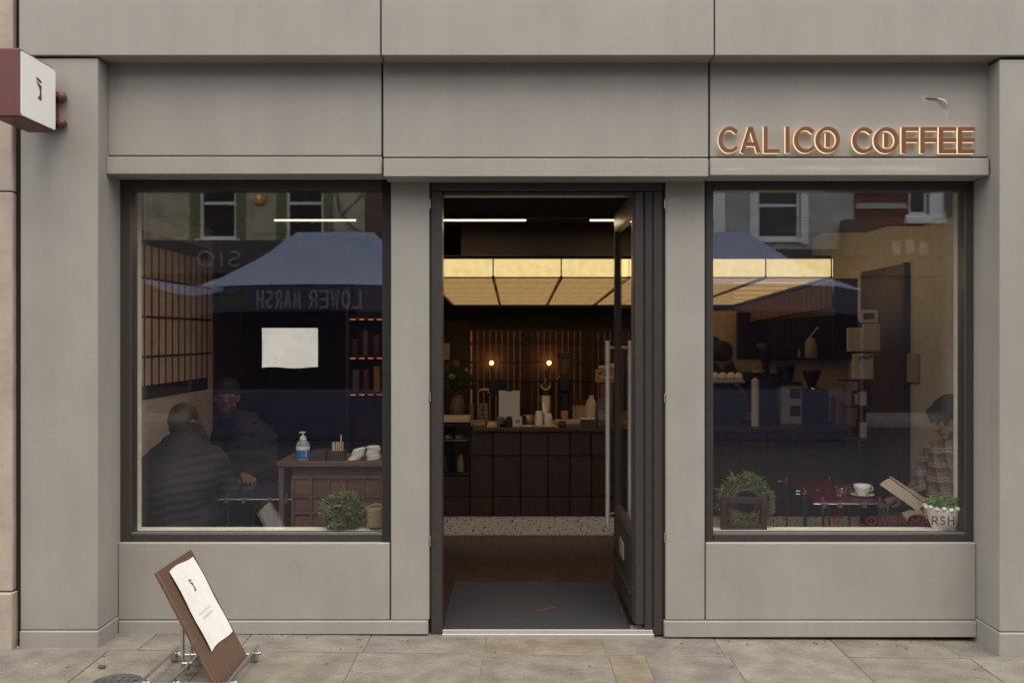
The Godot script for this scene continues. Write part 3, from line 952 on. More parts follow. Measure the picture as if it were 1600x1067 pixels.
# ---------------------------------------------------------------- inside the shop
const FL := 0.015
const CT := 0.881
const ORD := ["first", "second", "third", "fourth", "fifth", "sixth"]
func ready_room() -> void:
	var st := mb()
	bx(st, Vector3(-2.6, -0.12, -0.15), Vector3(3.1, FL - 0.012, -5.0), 0)
	var fl := structure("floor", st, M.gap)
	rng.seed = 21
	var x := -2.5
	var k := 0
	while x < 3.0:
		var z := -0.15
		var first := true
		while z > -2.55:
			var l := rng.randf_range(0.5, 1.3) if first else 1.3
			first = false
			var e := maxf(z - l, -2.6)
			if x > -1.2 and x < 1.0 or k % 4 == 0 or true:
				st = mb()
				bx(st, Vector3(x + 0.0008, FL - 0.011, z - 0.0008), Vector3(x + 0.1392, FL, e + 0.0008), 0.0012)
				obj("floor_board", st, wood("floor_wood_%d" % (k % 3), [C(0.058, 0.033, 0.024), C(0.048, 0.027, 0.02), C(0.068, 0.038, 0.027)][k % 3], 2, 0.33), fl)
			k += 1
			z = e
		x += 0.14
	st = mb()
	bx(st, Vector3(-2.6, 2.62, -0.12), Vector3(3.1, 2.75, -5.0), 0)
	structure("ceiling", st, M.ceiling_paint)
	st = mb()
	bx(st, Vector3(-2.62, -0.1, -0.14), Vector3(-2.5, 2.7, -2.66), 0)
	structure("left_wall", st, M.plaster)
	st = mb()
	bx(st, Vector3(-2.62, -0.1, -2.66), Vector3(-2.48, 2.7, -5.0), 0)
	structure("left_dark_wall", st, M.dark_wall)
	st = mb()
	bx(st, Vector3(3.0, -0.1, -0.14), Vector3(3.12, 2.7, -5.0), 0)
	structure("right_wall", st, M.plaster)
	st = mb()
	bx(st, Vector3(-2.6, -0.1, -4.36), Vector3(3.1, 2.7, -4.5), 0)
	structure("back_wall", st, M.dark_wall)
	# ceiling bulkheads that run across the shop
	for c in [[-0.5, -0.8, 2.52], [-1.36, -1.85, 2.43], [-2.3, -2.9, 2.5]]:
		st = mb()
		bx(st, Vector3(-2.5, c[2], c[0]), Vector3(3.0, 2.622, c[1]), 0.006)
		structure("ceiling_bulkhead", st, wood("bulkhead_wood", C(0.035, 0.02, 0.014), 0, 0.6))
	# strip lights under the middle bulkhead
	var names := ["strip light on the ceiling above the left window table", "strip light on the ceiling at the left of the doorway", "strip light on the ceiling beside the open door leaf"]
	var ends := [[428.0, 555.0], [662.0, 822.0], [922.0, 1050.0]]
	for i in 3:
		var zz := -1.34
		var t := thing("strip_light", names[i], "light", P((ends[i][0] + ends[i][1]) * 0.5, 344, zz), "linear strip lights on the ceiling")
		st = mb()
		bx(st, Vector3(X(ends[i][0], zz), Y(345.2, zz), zz), Vector3(X(ends[i][1], zz), Y(342.8, zz), zz - 0.012), 0.001)
		obj("led_tube", st, M.led, t)
		st = mb()
		bx(st, Vector3(X(ends[i][0] - 1, zz), Y(342.7, zz), zz + 0.001), Vector3(X(ends[i][1] + 1, zz), 2.429, zz - 0.018), 0.001)
		obj("light_channel", st, M.black_plastic, t)
		area("strip_glow", Vector3(X((ends[i][0] + ends[i][1]) * 0.5, zz), Y(346.5, zz), zz - 0.006), Vector2(S(ends[i][1] - ends[i][0], zz), 0.012), Color(1.0, 0.85, 0.68), 0.32)
	lantern()
	slat_wall()
	lattice()
	shelf_unit()
	counter()

func area(called: String, at: Vector3, size: Vector2, c: Color, e: float, turn := Vector3(-PI / 2, 0, 0)) -> void:
	var l := AreaLight3D.new()
	l.name = called
	l.position = at
	l.rotation = turn
	l.area_size = size
	l.light_color = c
	l.light_energy = e
	l.shadow_enabled = true
	l.area_range = 12.0
	l.area_attenuation = 2.0
	add_child(l, true)

func lantern() -> void:
	var zf := -1.2
	var zb := -3.99
	var yb := 1.918
	var y0 := Y(433, zf)
	var y1 := Y(404, zf)
	var t := thing("paper_lantern", "wide glowing paper box lantern hanging over the counter", "lantern", Vector3(X(983, zf), y0, (zf + zb) / 2))
	var e := [664.0, 770.5, 877.0, 983.0, 1089.5, 1197.0, 1300.0]
	var st: SurfaceTool
	for i in 6:
		st = mb()
		pb(st, e[i] + 0.8, 404.8, e[i + 1] - 0.8, 432.2, zf - 0.004, 0.004, 0.001)
		obj("front_paper", st, M.lantern_paper, t)
		# paper slats of the underside, each lapping a little over the next
		for j in 6:
			var a := j / 6.0
			var b := (j + 1) / 6.0 
			var p0 := Vector3(0, lerpf(y0, yb, a), lerpf(zf - 0.012, zb, a))
			var p1 := Vector3(0, lerpf(y0, yb, b) + 0.003, lerpf(zf - 0.012, zb, b) + 0.006)
			st = mb()
			var n := (p1 - p0).normalized().cross(Vector3.RIGHT)
			box(st, Vector3((X(e[i], zf) + X(e[i + 1], zf)) * 0.5, (p0.y + p1.y) * 0.5 + 0.004, (p0.z + p1.z) * 0.5), Vector3(X(e[i + 1], zf) - X(e[i], zf) - 0.022, 0.003, (p1 - p0).length() * 0.975), 0.001, Basis(Vector3.RIGHT, n if n.y > 0 else -n, Vector3.RIGHT.cross(n if n.y > 0 else -n)))
			obj("light_slat", st, M.lantern_slat_paper, t)
	st = mb()
	for i in 7:
		var xx := X(e[i], zf)
		bx(st, Vector3(xx - 0.004, y0 - 0.004, zf + 0.003), Vector3(xx + 0.004, y1 + 0.004, zf - 0.012), 0.001)
		var d := Vector3(0, yb - y0, zb - zf)
		box(st, Vector3(xx, (y0 + yb) * 0.5 - 0.001, (zf + zb) * 0.5), Vector3(0.018, 0.02, d.length()), 0.001, Basis(Vector3.RIGHT, d.normalized().cross(Vector3.RIGHT), -d.normalized()))
	bx(st, Vector3(X(e[0], zf), y0 - 0.007, zf + 0.004), Vector3(X(e[6], zf), y0, zf - 0.012), 0.001)
	bx(st, Vector3(X(e[0], zf), y1, zf + 0.004), Vector3(X(e[6], zf), y1 + 0.007, zf - 0.012), 0.001)
	bx(st, Vector3(X(e[0], zf), yb - 0.015, zb), Vector3(X(e[6], zf), yb + 0.01, zb - 0.012), 0.001)
	obj("frame", st, M.black_plastic, t)
	st = mb()
	bx(st, Vector3(X(e[0], zf), y1 + 0.008, zf), Vector3(X(e[6], zf), y1 + 0.02, zb), 0.001)
	bx(st, Vector3(X(e[0], zf), yb - 0.015, zb - 0.013), Vector3(X(e[6], zf), y1 + 0.02, zb - 0.02), 0.001)
	obj("lid", st, M.dark_wall, t)
	for s in [e[0], e[6]]:
		var xx := X(s, zf) + (0.006 if s == e[6] else -0.006)
		st = mb()
		extrude(st, [Vector2(-zf, y0), Vector2(-zb, yb), Vector2(-zb, y1), Vector2(-zf, y1)], -0.002, 0.002, Transform3D(Basis(Vector3(0, 0, -1), Vector3.UP, Vector3.RIGHT), Vector3(xx, 0, 0)))
		obj("end_paper", st, M.lantern_end if s == e[6] else M.black_plastic, t)
	st = mb()
	bx(st, Vector3(X(e[0], zf) + 0.2, y1 + 0.021, zf - 0.65), Vector3(X(e[6], zf) - 0.2, 2.621, zb), 0.004)
	obj("mounting_box", st, M.ceiling_paint, t)
	area("lantern_glow", Vector3((X(e[0], zf) + X(e[6], zf)) * 0.5, 1.88, -2.6), Vector2(2.6, 2.5), Color(1.0, 0.72, 0.42), 0.04)
	area("lantern_end_glow", Vector3(X(e[6], zf) + 0.012, (y0 + y1) * 0.5, (zf + zb) * 0.5), Vector2(2.7, 0.14), Color(1.0, 0.8, 0.54), 0.1, Vector3(0, -PI / 2, 0))
	area("lantern_front_glow", Vector3((X(e[0], zf) + X(e[6], zf)) * 0.5, (y0 + y1) * 0.5, zf + 0.008), Vector2(2.6, 0.11), Color(1.0, 0.78, 0.5), 0.06, Vector3(0, PI, 0))
	# slatted screen hanging from the right edge of the lantern
	var sx := X(1304, zf)
	var s := thing("slatted_screen", "low screen of vertical wooden slats hanging along the right side of the glowing lantern", "screen", Vector3(sx, 1.8, -2.6))
	for i in 26:
		var a := (i + 0.5) / 26.0
		var zz := lerpf(zf - 0.05, zb - 0.05, a)
		st = mb()
		bx(st, Vector3(sx, lerpf(1.815, 1.735, a), zz + 0.045), Vector3(sx + 0.012, lerpf(y0 - 0.02, yb - 0.02, a), zz - 0.045), 0.002)
		obj("slat", st, wood("screen_wood", C(0.3, 0.17, 0.08), 1, 0.6), s)
	st = mb()
	bx(st, Vector3(sx + 0.013, 1.76, zf - 0.02), Vector3(sx + 0.02, 1.90, zb - 0.08), 0.001)
	obj("backing_rail", st, M.black_plastic, s)

func slat_wall() -> void:
	var z := -4.3
	var t := thing("slatted_back_wall", "dark brown slatted wall panel with glowing gaps behind the counter", "wall panel", Vector3(0, 0, z))
	var st := mb()
	pb(st, 735, 514, 995, 672, z - 0.025, 0.015, 0)
	obj("gap_light_panel", st, M.gap_light, t)
	for i in 28:
		var px := 737.0 + i * 9.43
		st = mb()
		var solid := i in [9, 19]
		pb(st, px - 0.3 if solid else px + 0.6, 514, px + 9.43 - (-0.3 if solid else 0.2), 672, z - (0.002 if i % 2 else 0.0), 0.02, 0.002)
		obj("slat", st, wood("slat_wood", C(0.05, 0.02, 0.014), 1, 0.45), t)
	for y in [[514, 517], [535.5, 538.5], [564.5, 567.5], [593.5, 596.5]]:
		st = mb()
		pb(st, 732, y[0], 1003, y[1], z + 0.012, 0.012, 0.002)
		obj("cross_rail", st, wood("slat_wood", C(0.05, 0.02, 0.014), 0, 0.45), t)
	# wall lamps
	var lab := ["small round glowing bulb on the slatted wall above the clipboard", "small round glowing bulb on the slatted wall beside the glass grinder hopper", "small round glowing bulb on the slatted wall seen past the open door"]
	var at := [768.0, 858.0, 948.0]
	for i in 2:
		var c := P(at[i], 567, z + 0.06)
		var l := thing("wall_lamp", lab[i], "lamp", c, "bulbs on the slatted wall")
		st = mb()
		ball(st, c, Vector3.ONE * 0.021, 14)
		obj("bulb", st, M.bulb_glow, l)
		st = mb()
		cyl(st, c - Vector3(0, 0.021, 0), c - Vector3(0, 0.045, 0), 0.013, 0.011, 10)
		cyl(st, c - Vector3(0, 0.04, 0), c - Vector3(0, 0.04, 0.048), 0.006, 0.006, 8)
		obj("holder", st, M.brushed, l)
		var o := OmniLight3D.new()
		o.name = "bulb_light"
		o.position = c
		o.light_color = Color(1.0, 0.75, 0.4)
		o.light_energy = 0.015
		o.light_size = 0.02
		o.omni_range = 6.0
		o.omni_attenuation = 2.0
		o.shadow_enabled = true
		add_child(o, true)
	# pale pillar and wall left of the slats
	st = mb()
	pb(st, 690, 500, 733, 700, -4.31, 0.04, 0.004)
	structure("wall_pilaster", st, wood("bulkhead_wood", C(0.05, 0.035, 0.028), 1, 0.6))
	st = mb()
	pb(st, 688, 536, 702, 562, -4.28, 0.02, 0.002)
	tag(obj("small_poster", st, M.cream), "small pale poster on the wall above the flowers", "poster")

func lattice() -> void:
	var t := thing("lattice_screen", "dark wooden lattice of thin bars over the pale left wall by the window", "screen", Vector3(-2.49, 1.75, -1.6))
	var st: SurfaceTool
	var n := 20
	for i in n:
		var d := 5.35 + i * 0.127
		if d > 7.62: break
		st = mb()
		bx(st, Vector3(-2.498, 1.19, 5 - d + 0.007), Vector3(-2.492, 2.33, 5 - d - 0.007), 0.002)
		obj("upright_bar", st, wood("lattice_wood", C(0.025, 0.015, 0.011), 1, 0.6), t)
	for y in [1.48, 1.75, 2.01]:
		st = mb()
		bx(st, Vector3(-2.499, y - 0.008, -0.3), Vector3(-2.491, y + 0.008, -2.62), 0.002)
		obj("cross_bar", st, wood("lattice_wood", C(0.025, 0.015, 0.011), 2, 0.6), t)
	for y in [[1.19, 1.285], [2.235, 2.33]]:
		for i in n:
			var d := 5.35 + i * 0.127
			if d > 7.5: break
			st = mb()
			bx(st, Vector3(-2.499, y[0], 5 - d - 0.012), Vector3(-2.493, y[1], 5 - d - 0.115), 0.002)
			obj("end_block", st, wood("lattice_wood", C(0.025, 0.015, 0.011), 1, 0.6), t)
	# tan panel behind the upper part
	st = mb()
	bx(st, Vector3(-2.5, 1.2, -0.3), Vector3(-2.4992, 2.32, -2.64), 0)
	obj("tan_backing", st, textured(mat("tan_backing", C(0.58, 0.46, 0.37), 0.8), ntex("stone", 21, 0.01, 0.75, 1.1, 6), Vector3(0.8, 0.8, 0.8)), t)

func shelf_unit() -> void:
	var z := -3.0
	var t := thing("lit_shelf_unit", "dark shelf unit with lit shelf edges deep behind the left window", "shelves", Vector3(X(575, z), 0, z))
	var xa := X(545, z)
	var xb := X(612, z)
	var st := mb()
	bx(st, Vector3(xa - 0.03, FL, z), Vector3(xa, 2.4, z - 0.35), 0.003)
	bx(st, Vector3(xb, FL, z), Vector3(xb + 0.03, 2.4, z - 0.35), 0.003)
	bx(st, Vector3(xa, FL, z - 0.34), Vector3(xb, 2.4, z - 0.36), 0.0)
	obj("carcass", st, wood("shelf_wood", C(0.06, 0.026, 0.017), 1, 0.5), t)
	rng.seed = 77
	var rows := ["top", "middle", "lowest"]
	var ords := ["first", "second", "third", "fourth"]
	var k := 0
	for py in [499.0, 560.0, 617.0]:
		var y := Y(py, z)
		st = mb()
		bx(st, Vector3(xa, y + 0.004, z), Vector3(xb, y + 0.024, z - 0.339), 0.002)
		obj("shelf_board", st, wood("shelf_wood", C(0.06, 0.026, 0.017), 0, 0.5), t)
		for i in 5:
			st = mb()
			var x := lerpf(xa, xb, (i + 0.12) / 5.0)
			bx(st, Vector3(x, y - 0.004, z - 0.004 - 0.02 * i), Vector3(x + 0.045, y + 0.003, z - 0.014 - 0.02 * i), 0.001)
			obj("shelf_light", st, M.shelf_led, t)
		if py > 510.0:
			for i in 4:
				st = mb()
				var h := rng.randf_range(0.12, 0.22)
				var x := lerpf(xa, xb, (i + 0.2) / 4.0)
				bx(st, Vector3(x, y + 0.025, z - 0.05), Vector3(x + rng.randf_range(0.04, 0.06), y + 0.025 + h, z - 0.12), 0.004)
				tag(obj("shelf_packet", st, M[["tan", "sign_red", "grey_plastic", "sign_red"][(i + k) % 4]]), "%s packet along from the post on the %s lit shelf" % [ords[i], rows[k]], "packet", "packets on the lit shelves")
		k += 1

func counter() -> void:
	var zf := -2.47
	var c := thing("counter", "long dark wood panelled counter on a speckled terrazzo plinth", "counter", Vector3(0.9, FL, zf))
	var st := mb()
	bx(st, Vector3(X(737, zf), Y(807, zf), zf - 0.022), Vector3(2.77, CT - 0.03, zf - 0.5), 0)
	bx(st, Vector3(X(600, zf), Y(807, zf), zf - 0.022), Vector3(X(737, zf), Y(744, zf), zf - 0.5), 0)
	bx(st, Vector3(X(600, zf), Y(744, zf), zf - 0.3), Vector3(X(737, zf), CT - 0.03, zf - 0.5), 0)
	obj("carcass", st, M.gap, c)
	var es := [600.0, 629.0, 663.0]
	var px := 692.0
	var k := 0
	while px < 1340:
		es.append(px)
		px += [42.0, 36.0, 43.5, 43.0, 34.0, 34.0][k % 6]
		k += 1
	es.append(1342.0)
	var rows := [[671.5, 711.5], [712.8, 775.5], [776.8, 806.5]]
	for i in es.size() - 1:
		for r in rows:
			if es[i + 1] < 736 and r[0] < 740:
				if r[0] < 700: continue
				r = [744.0, 775.5]
			st = mb()
			pb(st, es[i] + 0.7, r[0], es[i + 1] - 0.7, r[1], zf, 0.02, 0.003)
			obj("front_panel", st, wood("counter_wood_%d" % ((i + int(r[0])) % 2), [C(0.072, 0.037, 0.029), C(0.063, 0.032, 0.025)][(i + int(r[0])) % 2], 1, 0.45), c)
	st = mb()
	bx(st, Vector3(X(737, zf), CT - 0.03, zf + 0.035), Vector3(2.79, CT, zf - 0.62), 0.004)
	obj("countertop", st, wood("top_wood", C(0.09, 0.045, 0.03), 0, 0.35), c)
	st = mb()
	bx(st, Vector3(X(600, zf), FL - 0.01, zf - 0.012), Vector3(2.775, Y(807, zf) - 0.001, zf - 0.06), 0.003)
	obj("plinth", st, M.terrazzo, c)
	# display case let into its left end
	var d := thing("display_case", "low glass fronted pastry case at the left end of the counter", "display case", P(668, 743, zf))
	st = mb()
	var x0 := X(604, zf)
	var x1 := X(734, zf)
	var y0 := Y(743, zf)
	var y1 := CT + 0.035
	bx(st, Vector3(x0, y0, zf + 0.02), Vector3(x1, y0 + 0.022, zf - 0.28), 0.003)
	bx(st, Vector3(x0, y1 - 0.025, zf + 0.02), Vector3(x1, y1, zf - 0.28), 0.003)
	bx(st, Vector3(x0, y0, zf + 0.02), Vector3(x0 + 0.015, y1, zf - 0.28), 0.002)
	bx(st, Vector3(x1 - 0.012, y0, zf + 0.021), Vector3(x1, y1, zf - 0.28), 0.002)
	bx(st, Vector3(x0, y0, zf - 0.26), Vector3(x1, y1, zf - 0.281), 0.0)
	obj("frame", st, M.black_plastic, d)
	st = mb()
	bx(st, Vector3(x0 + 0.016, Y(689, zf), zf), Vector3(x1 - 0.013, Y(687.5, zf), zf - 0.25), 0.001)
	obj("shelf", st, M.brushed, d)
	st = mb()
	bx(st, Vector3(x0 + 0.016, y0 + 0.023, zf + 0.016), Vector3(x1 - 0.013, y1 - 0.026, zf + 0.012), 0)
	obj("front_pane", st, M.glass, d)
	st = mb()
	pb(st, 604, 653, 733, 660, zf + 0.02, 0.3, 0.003)
	obj("stone_top", st, M.cream, d)
	for i in 6:
		var q := P(632.0 + 17 * i, 686, zf - 0.1)
		st = mb()
		ball(st, q + Vector3(0, 0.018, 0), Vector3(0.035, 0.02, 0.03), 10)
		tag(obj("pastry", st, M.tan), "%s golden pastry from the far end in the glass pastry case" % ORD[i], "pastry", "pastries in the glass case")
	for i in 4:
		var q := P(648.0 + 24 * i, 741, zf - 0.1)
		st = mb()
		lathe(st, q, [Vector2(0.026, 0.003), Vector2(0.03, 0.09), Vector2(0.02, 0.13), Vector2(0.014, 0.16), Vector2(0, 0.16)], 12)
		tag(obj("bottle", st, M[["sign_red", "tan", "navy_plastic", "tan"][i]]), "%s drinks bottle from the far end in the pastry case" % ORD[i], "bottle", "bottles in the glass case")
	counter_things()

func on_counter(px: float, z: float) -> Vector3:
	return Vector3(X(px, z), CT, z)

# height above the counter of a photograph edge at depth z
func H(py: float, z: float) -> float:
	return Y(py, z) - CT

func counter_things() -> void:
	var st: SurfaceTool
	var z := -2.6
	var o: Node3D
	# clipboard menu
	o = thing("clipboard_menu", "pale menu sheet on a standing clipboard behind the counter edge", "menu", on_counter(796, z))
	st = mb()
	bx(st, Vector3(X(778.5, z), CT, z), Vector3(X(813, z), Y(609, z), z - 0.012), 0.002)
	obj("board", st, wood("top_wood", C(0.09, 0.045, 0.03), 1, 0.35), o)
	st = mb()
	pb(st, 779.5, 610.5, 812, 655, z + 0.002, 0.0015, 0)
	obj("sheet", st, M.card_white, o)
	st = mb()
	pb(st, 792, 607.5, 800, 611.5, z + 0.006, 0.008, 0.001)
	obj("clip", st, M.black_plastic, o)
	# two plates of biscuits at the edge
	for i in 2:
		z = -2.5
		var q := on_counter(825.0 + 30.5 * i, z)
		o = thing("round_plate", ["pale round plate at the counter edge below the copper tin", "pale round plate at the counter edge below the paper cups"][i], "plate", q)
		st = mb()
		lathe(st, q, [Vector2(0.04, 0), Vector2(0.068, 0.012), Vector2(0.066, 0.016), Vector2(0.0, 0.006)], 24)
		obj("dish", st, M.cream, o)
	z = -2.66
	var cups := [[842.0, 6.5, 642.0], [857.0, 6.7, 646.0]]
	for i in 2:
		var q := on_counter(cups[i][0], z)
		var r := S(cups[i][1], z)
		var h: float = H(cups[i][2], z)
		o = thing("paper_cup_stack", ["taller stack of upturned white paper cups on the counter", "shorter stack of upturned white paper cups on the counter"][i], "cups", q)
		st = mb()
		var pr := [Vector2(r, 0)]
		for k in 5: 
			pr.append(Vector2(r * 0.99, 0.01 + 0.012 * k))
			pr.append(Vector2(r * 0.95, 0.014 + 0.012 * k))
		pr.append_array([Vector2(r * 0.76, h - 0.012), Vector2(r * 0.7, h), Vector2(0, h)])
		lathe(st, q, pr, 20)
		obj("cups", st, M.porcelain, o)
	# copper tin
	var q := on_counter(826.5, -2.7)
	st = mb()
	lathe(st, q, [Vector2(0.05, 0), Vector2(0.052, 0.008), Vector2(0.052, H(649, -2.7)), Vector2(0.048, H(648, -2.7)), Vector2(0.046, 0.02), Vector2(0, 0.02)], 24)
	tag(obj("round_tin", st, mat("tin_brass", C(0.35, 0.22, 0.12), 0.35, 0.8)), "round brass coloured tin on the counter left of the paper cups", "tin")
	# card with a red ring
	z = -2.55
	o = thing("small_card", "small white card with a red ring standing below the clipboard", "card", on_counter(808, z))
	st = mb()
	pb(st, 801, 650.5, 815.5, 668, z, 0.004, 0.001)
	obj("card", st, M.card_white, o)
	st = mb()
	ribbon(st, arc(X(808.8, z), Y(658.5, z), 0.014, 0.011, 0, 340, 17), 0.004, z, z + 0.0012, true)
	obj("ring_mark", st, M.vinyl_red, o)
	# pastry board, butter dish, small boxes
	z = -2.58
	o = thing("bread_board", "light wooden board of flat pastries on the counter", "board", on_counter(744, z))
	st = mb()
	bx(st, on_counter(731, z), on_counter(758, z) + Vector3(0, 0.03, -0.16), 0.006)
	obj("board", st, mat("pale_wood", C(0.36, 0.24, 0.13), 0.6), o)
	for i in 5:
		st = mb()
		ball(st, on_counter(735.0 + 4.6 * i, z) + Vector3(0, 0.036, -0.05 - 0.02 * (i % 3)), Vector3(0.022, 0.012, 0.035), 10)
		tag(obj("flat_pastry", st, M.tan), "%s flat pastry along the light wooden board" % ORD[i], "pastry", "pastries on the wooden board")
	for b in [[761, 766.5, 774, 650.5, "cream", "cream coloured block beside the bread board"], [776, 655, 786.5, 651.5, "grey_plastic", "low grey box left of the white card"], [791, 656, 799.5, 651.0, "navy_plastic", "small dark blue box left of the white card"], [790.5, 660, 781, 661.5, "black_plastic", "flat black card reader on the counter edge"]]:
		st = mb()
		var zz := -2.5 if b[4] == "cream" else -2.56
		bx(st, on_counter(b[0], zz), on_counter(maxf(b[1] if b[1] > b[0] else b[2], b[2]), zz) + Vector3(0, maxf(0.012, H(b[3] if b[4] != "cream" else 662.0, zz)), -0.07), 0.004)
		tag(obj("small_box", st, M[b[4]]), b[5], "box")
	# tap
	z = -2.85
	q = on_counter(747, z)
	o = thing("beer_tap", "slim curved metal water tap rising from the counter", "tap", q)
	st = mb()
	var yt := Y(609, z)
	tube(st, [q, Vector3(q.x, yt - 0.03, z), Vector3(q.x + 0.01, yt - 0.008, z), Vector3(q.x + 0.03, yt, z), Vector3(X(764, z), yt, z)], 0.010, 10)
	obj("spout", st, M.brushed, o)
	o.name = "water_tap"
	st = mb()
	cyl(st, Vector3(X(763, z), yt - 0.002, z), Vector3(X(763, z), yt - 0.03, z), 0.012, 0.012, 10)
	obj("nozzle", st, M.chrome, o)
	# stacks of glass jars and a dark till screen
	for i in 3:
		z = -2.95
		q = on_counter([736.5, 750.0, 758.5][i], z)
		o = thing("glass_stack", ["leftmost stack of drinking glasses behind the pastry board", "stack of drinking glasses just left of the dark till screen", "stack of drinking glasses under the till screen"][i], "glasses", q, "stacked glasses on the counter")
		for k in 5:
			st = mb()
			lathe(st, q + Vector3(0, 0.002 + k * 0.032, 0), [Vector2(0.02, 0), Vector2(0.026, 0.028), Vector2(0.024, 0.0285), Vector2(0.018, 0.004), Vector2(0, 0.004)], 14)
			obj("tumbler", st, mat("smoky_glass", C(0.3, 0.22, 0.15), 0.15), o)
	z = -3.0
	o = thing("till_screen", "dark till screen on a stand behind the clipboard", "screen", on_counter(779, z))
	st = mb()
	pb(st, 765, 592, 791, 617, z, 0.03, 0.004)
	obj("screen", st, M.black_plastic, o)
	st = mb()
	cyl(st, on_counter(779, z - 0.015), P(779, 617, z - 0.015), 0.02, 0.012, 10)
	obj("stand", st, M.black_plastic, o)
	# coffee urn
	z = -2.8
	q = on_counter(852.5, z)
	o = thing("coffee_urn", "steel coffee urn with a black lid behind the paper cups", "urn", q)
	st = mb()
	var r := S(9.6, z)
	lathe(st, q, [Vector2(r, 0), Vector2(r, H(617, z)), Vector2(0, H(617, z))], 28)
	obj("body", st, M.brushed, o)
	st = mb()
	lathe(st, q, [Vector2(r * 1.04, H(617, z)), Vector2(r * 1.02, H(603, z)), Vector2(r * 0.7, H(599, z)), Vector2(0, H(599, z))], 28)
	obj("lid", st, M.black_plastic, o)
	st = mb()
	tube(st, [q + Vector3(-0.04, H(602, z), 0.03), q + Vector3(-0.028, H(606.5, z), 0.052), q + Vector3(0, H(608.5, z), 0.058), q + Vector3(0.028, H(606.5, z), 0.052), q + Vector3(0.04, H(602, z), 0.03)], 0.006, 8)
	cyl(st, q + Vector3(0, H(599, z), 0), q + Vector3(0, H(590.5, z), 0), 0.008, 0.016, 10)
	obj("handle", st, M.chrome, o)
	# filter grinder with a tall glass hopper
	z = -2.85
	q = on_counter(882, z)
	o = thing("filter_grinder", "black coffee grinder with a tall clear hopper behind the counter", "grinder", q)
	st = mb()
	bx(st, q + Vector3(-0.055, 0, 0.06), q + Vector3(0.055, 0.03, -0.08), 0.006)
	bx(st, q + Vector3(-0.04, 0.03, -0.01), q + Vector3(0.04, H(612, z), -0.07), 0.01)
	bx(st, q + Vector3(-0.055, H(612, z), 0.055), q + Vector3(0.055, H(588, z), -0.07), 0.016)
	cyl(st, q + Vector3(0, H(588, z), 0), q + Vector3(0, H(583, z), 0), 0.045, 0.042, 16)
	obj("body", st, M.black_plastic, o)
	st = mb()
	lathe(st, q, [Vector2(0.036, H(584, z)), Vector2(0.058, H(556, z)), Vector2(0.062, H(554, z)), Vector2(0.06, H(554, z)), Vector2(0.034, H(584, z))], 20)
	obj("hopper", st, mat("hopper_glass", C(0.16, 0.11, 0.07), 0.15), o)
	st = mb()
	lathe(st, q, [Vector2(0.064, H(554, z)), Vector2(0.064, H(551.5, z)), Vector2(0, H(550.5, z))], 20)
	obj("lid", st, M.black_plastic, o)
	st = mb()
	lathe(st, q + Vector3(0, 0.031, 0.03), [Vector2(0.03, 0), Vector2(0.033, 0.08), Vector2(0.031, 0.08), Vector2(0.028, 0.004), Vector2(0, 0.004)], 16)
	obj("catch_jar", st, mat("smoky_glass", C(0.3, 0.22, 0.15), 0.15), o)
	# red capped bottles
	for i in 5:
		z = -2.95
		q = on_counter(896.5 + i * 4.6, z)
		o = thing("syrup_bottle", "%s red capped pale bottle in the row from the grinder" % ORD[i], "bottle", q, "row of red capped bottles on the counter")
		st = mb()
		lathe(st, q, [Vector2(0.013, 0), Vector2(0.0135, H(640, z)), Vector2(0.008, H(634, z)), Vector2(0.007, H(631, z)), Vector2(0, H(631, z))], 12)
		obj("bottle_body", st, M.cream, o)
		st = mb()
		cyl(st, q + Vector3(0, H(633, z), 0), q + Vector3(0, H(624, z), 0), 0.009, 0.007, 10)
		obj("cap", st, M.red_cap, o)
	# milk bottle and dark carton
	z = -2.62
	q = on_counter(924, z)
	o = thing("milk_bottle", "large cream milk bottle on the counter", "bottle", q)
	st = mb()
	lathe(st, q, [Vector2(0.038, 0), Vector2(0.042, 0.006), Vector2(0.042, H(631, z)), Vector2(0.038, H(627, z)), Vector2(0.02, H(622.5, z)), Vector2(0.018, H(621, z))], 20)
	obj("bottle_body", st, M.cream, o)
	st = mb()
	cyl(st, q + Vector3(0, H(621.5, z), 0), q + Vector3(0, H(618, z), 0), 0.021, 0.021, 14)
	obj("cap", st, M.cream, o)
	q = on_counter(941, z)
	o = thing("drink_carton", "dark grey drink carton beside the milk bottle", "carton", q)
	st = mb()
	bx(st, q + Vector3(-0.042, 0, 0.04), q + Vector3(0.042, H(630, z), -0.04), 0.004)
	bx(st, q + Vector3(-0.04, H(630, z), 0.006), q + Vector3(0.04, H(622, z), -0.006), 0.002)
	obj("carton_body", st, M.grey_plastic, o)
	st = mb()
	bx(st, q + Vector3(-0.038, H(655, z), 0.041), q + Vector3(0.038, H(640, z), 0.0425), 0)
	obj("label_band", st, mat("pale_band", C(0.22, 0.22, 0.24), 0.6), o)
	# stack of small plates and a long pale board
	z = -2.53
	q = on_counter(918, z)
	o = thing("plate_stack", "stack of small square plates at the counter edge", "plates", q)
	for k in 6:
		st = mb()
		bx(st, q + Vector3(-0.058 + 0.002 * (k % 2), 0.002 + k * 0.0125, 0.05), q + Vector3(0.058, 0.0105 + k * 0.0125, -0.05), 0.003)
		obj("plate", st, M.grey_plastic if k < 5 else M.card_white, o)
	z = -2.75
	o = thing("serving_board", "long pale serving board behind the plates", "board", on_counter(890, z))
	st = mb()
	bx(st, on_counter(867, z), on_counter(920, z) + Vector3(0, 0.035, -0.1), 0.006)
	obj("board_slab", st, M.cream, o)
	st = mb()
	q = on_counter(879, -2.52)
	lathe(st, q, [Vector2(0.028, 0), Vector2(0.03, 0.05), Vector2(0.028, 0.05), Vector2(0.025, 0.01), Vector2(0, 0.01)], 16)
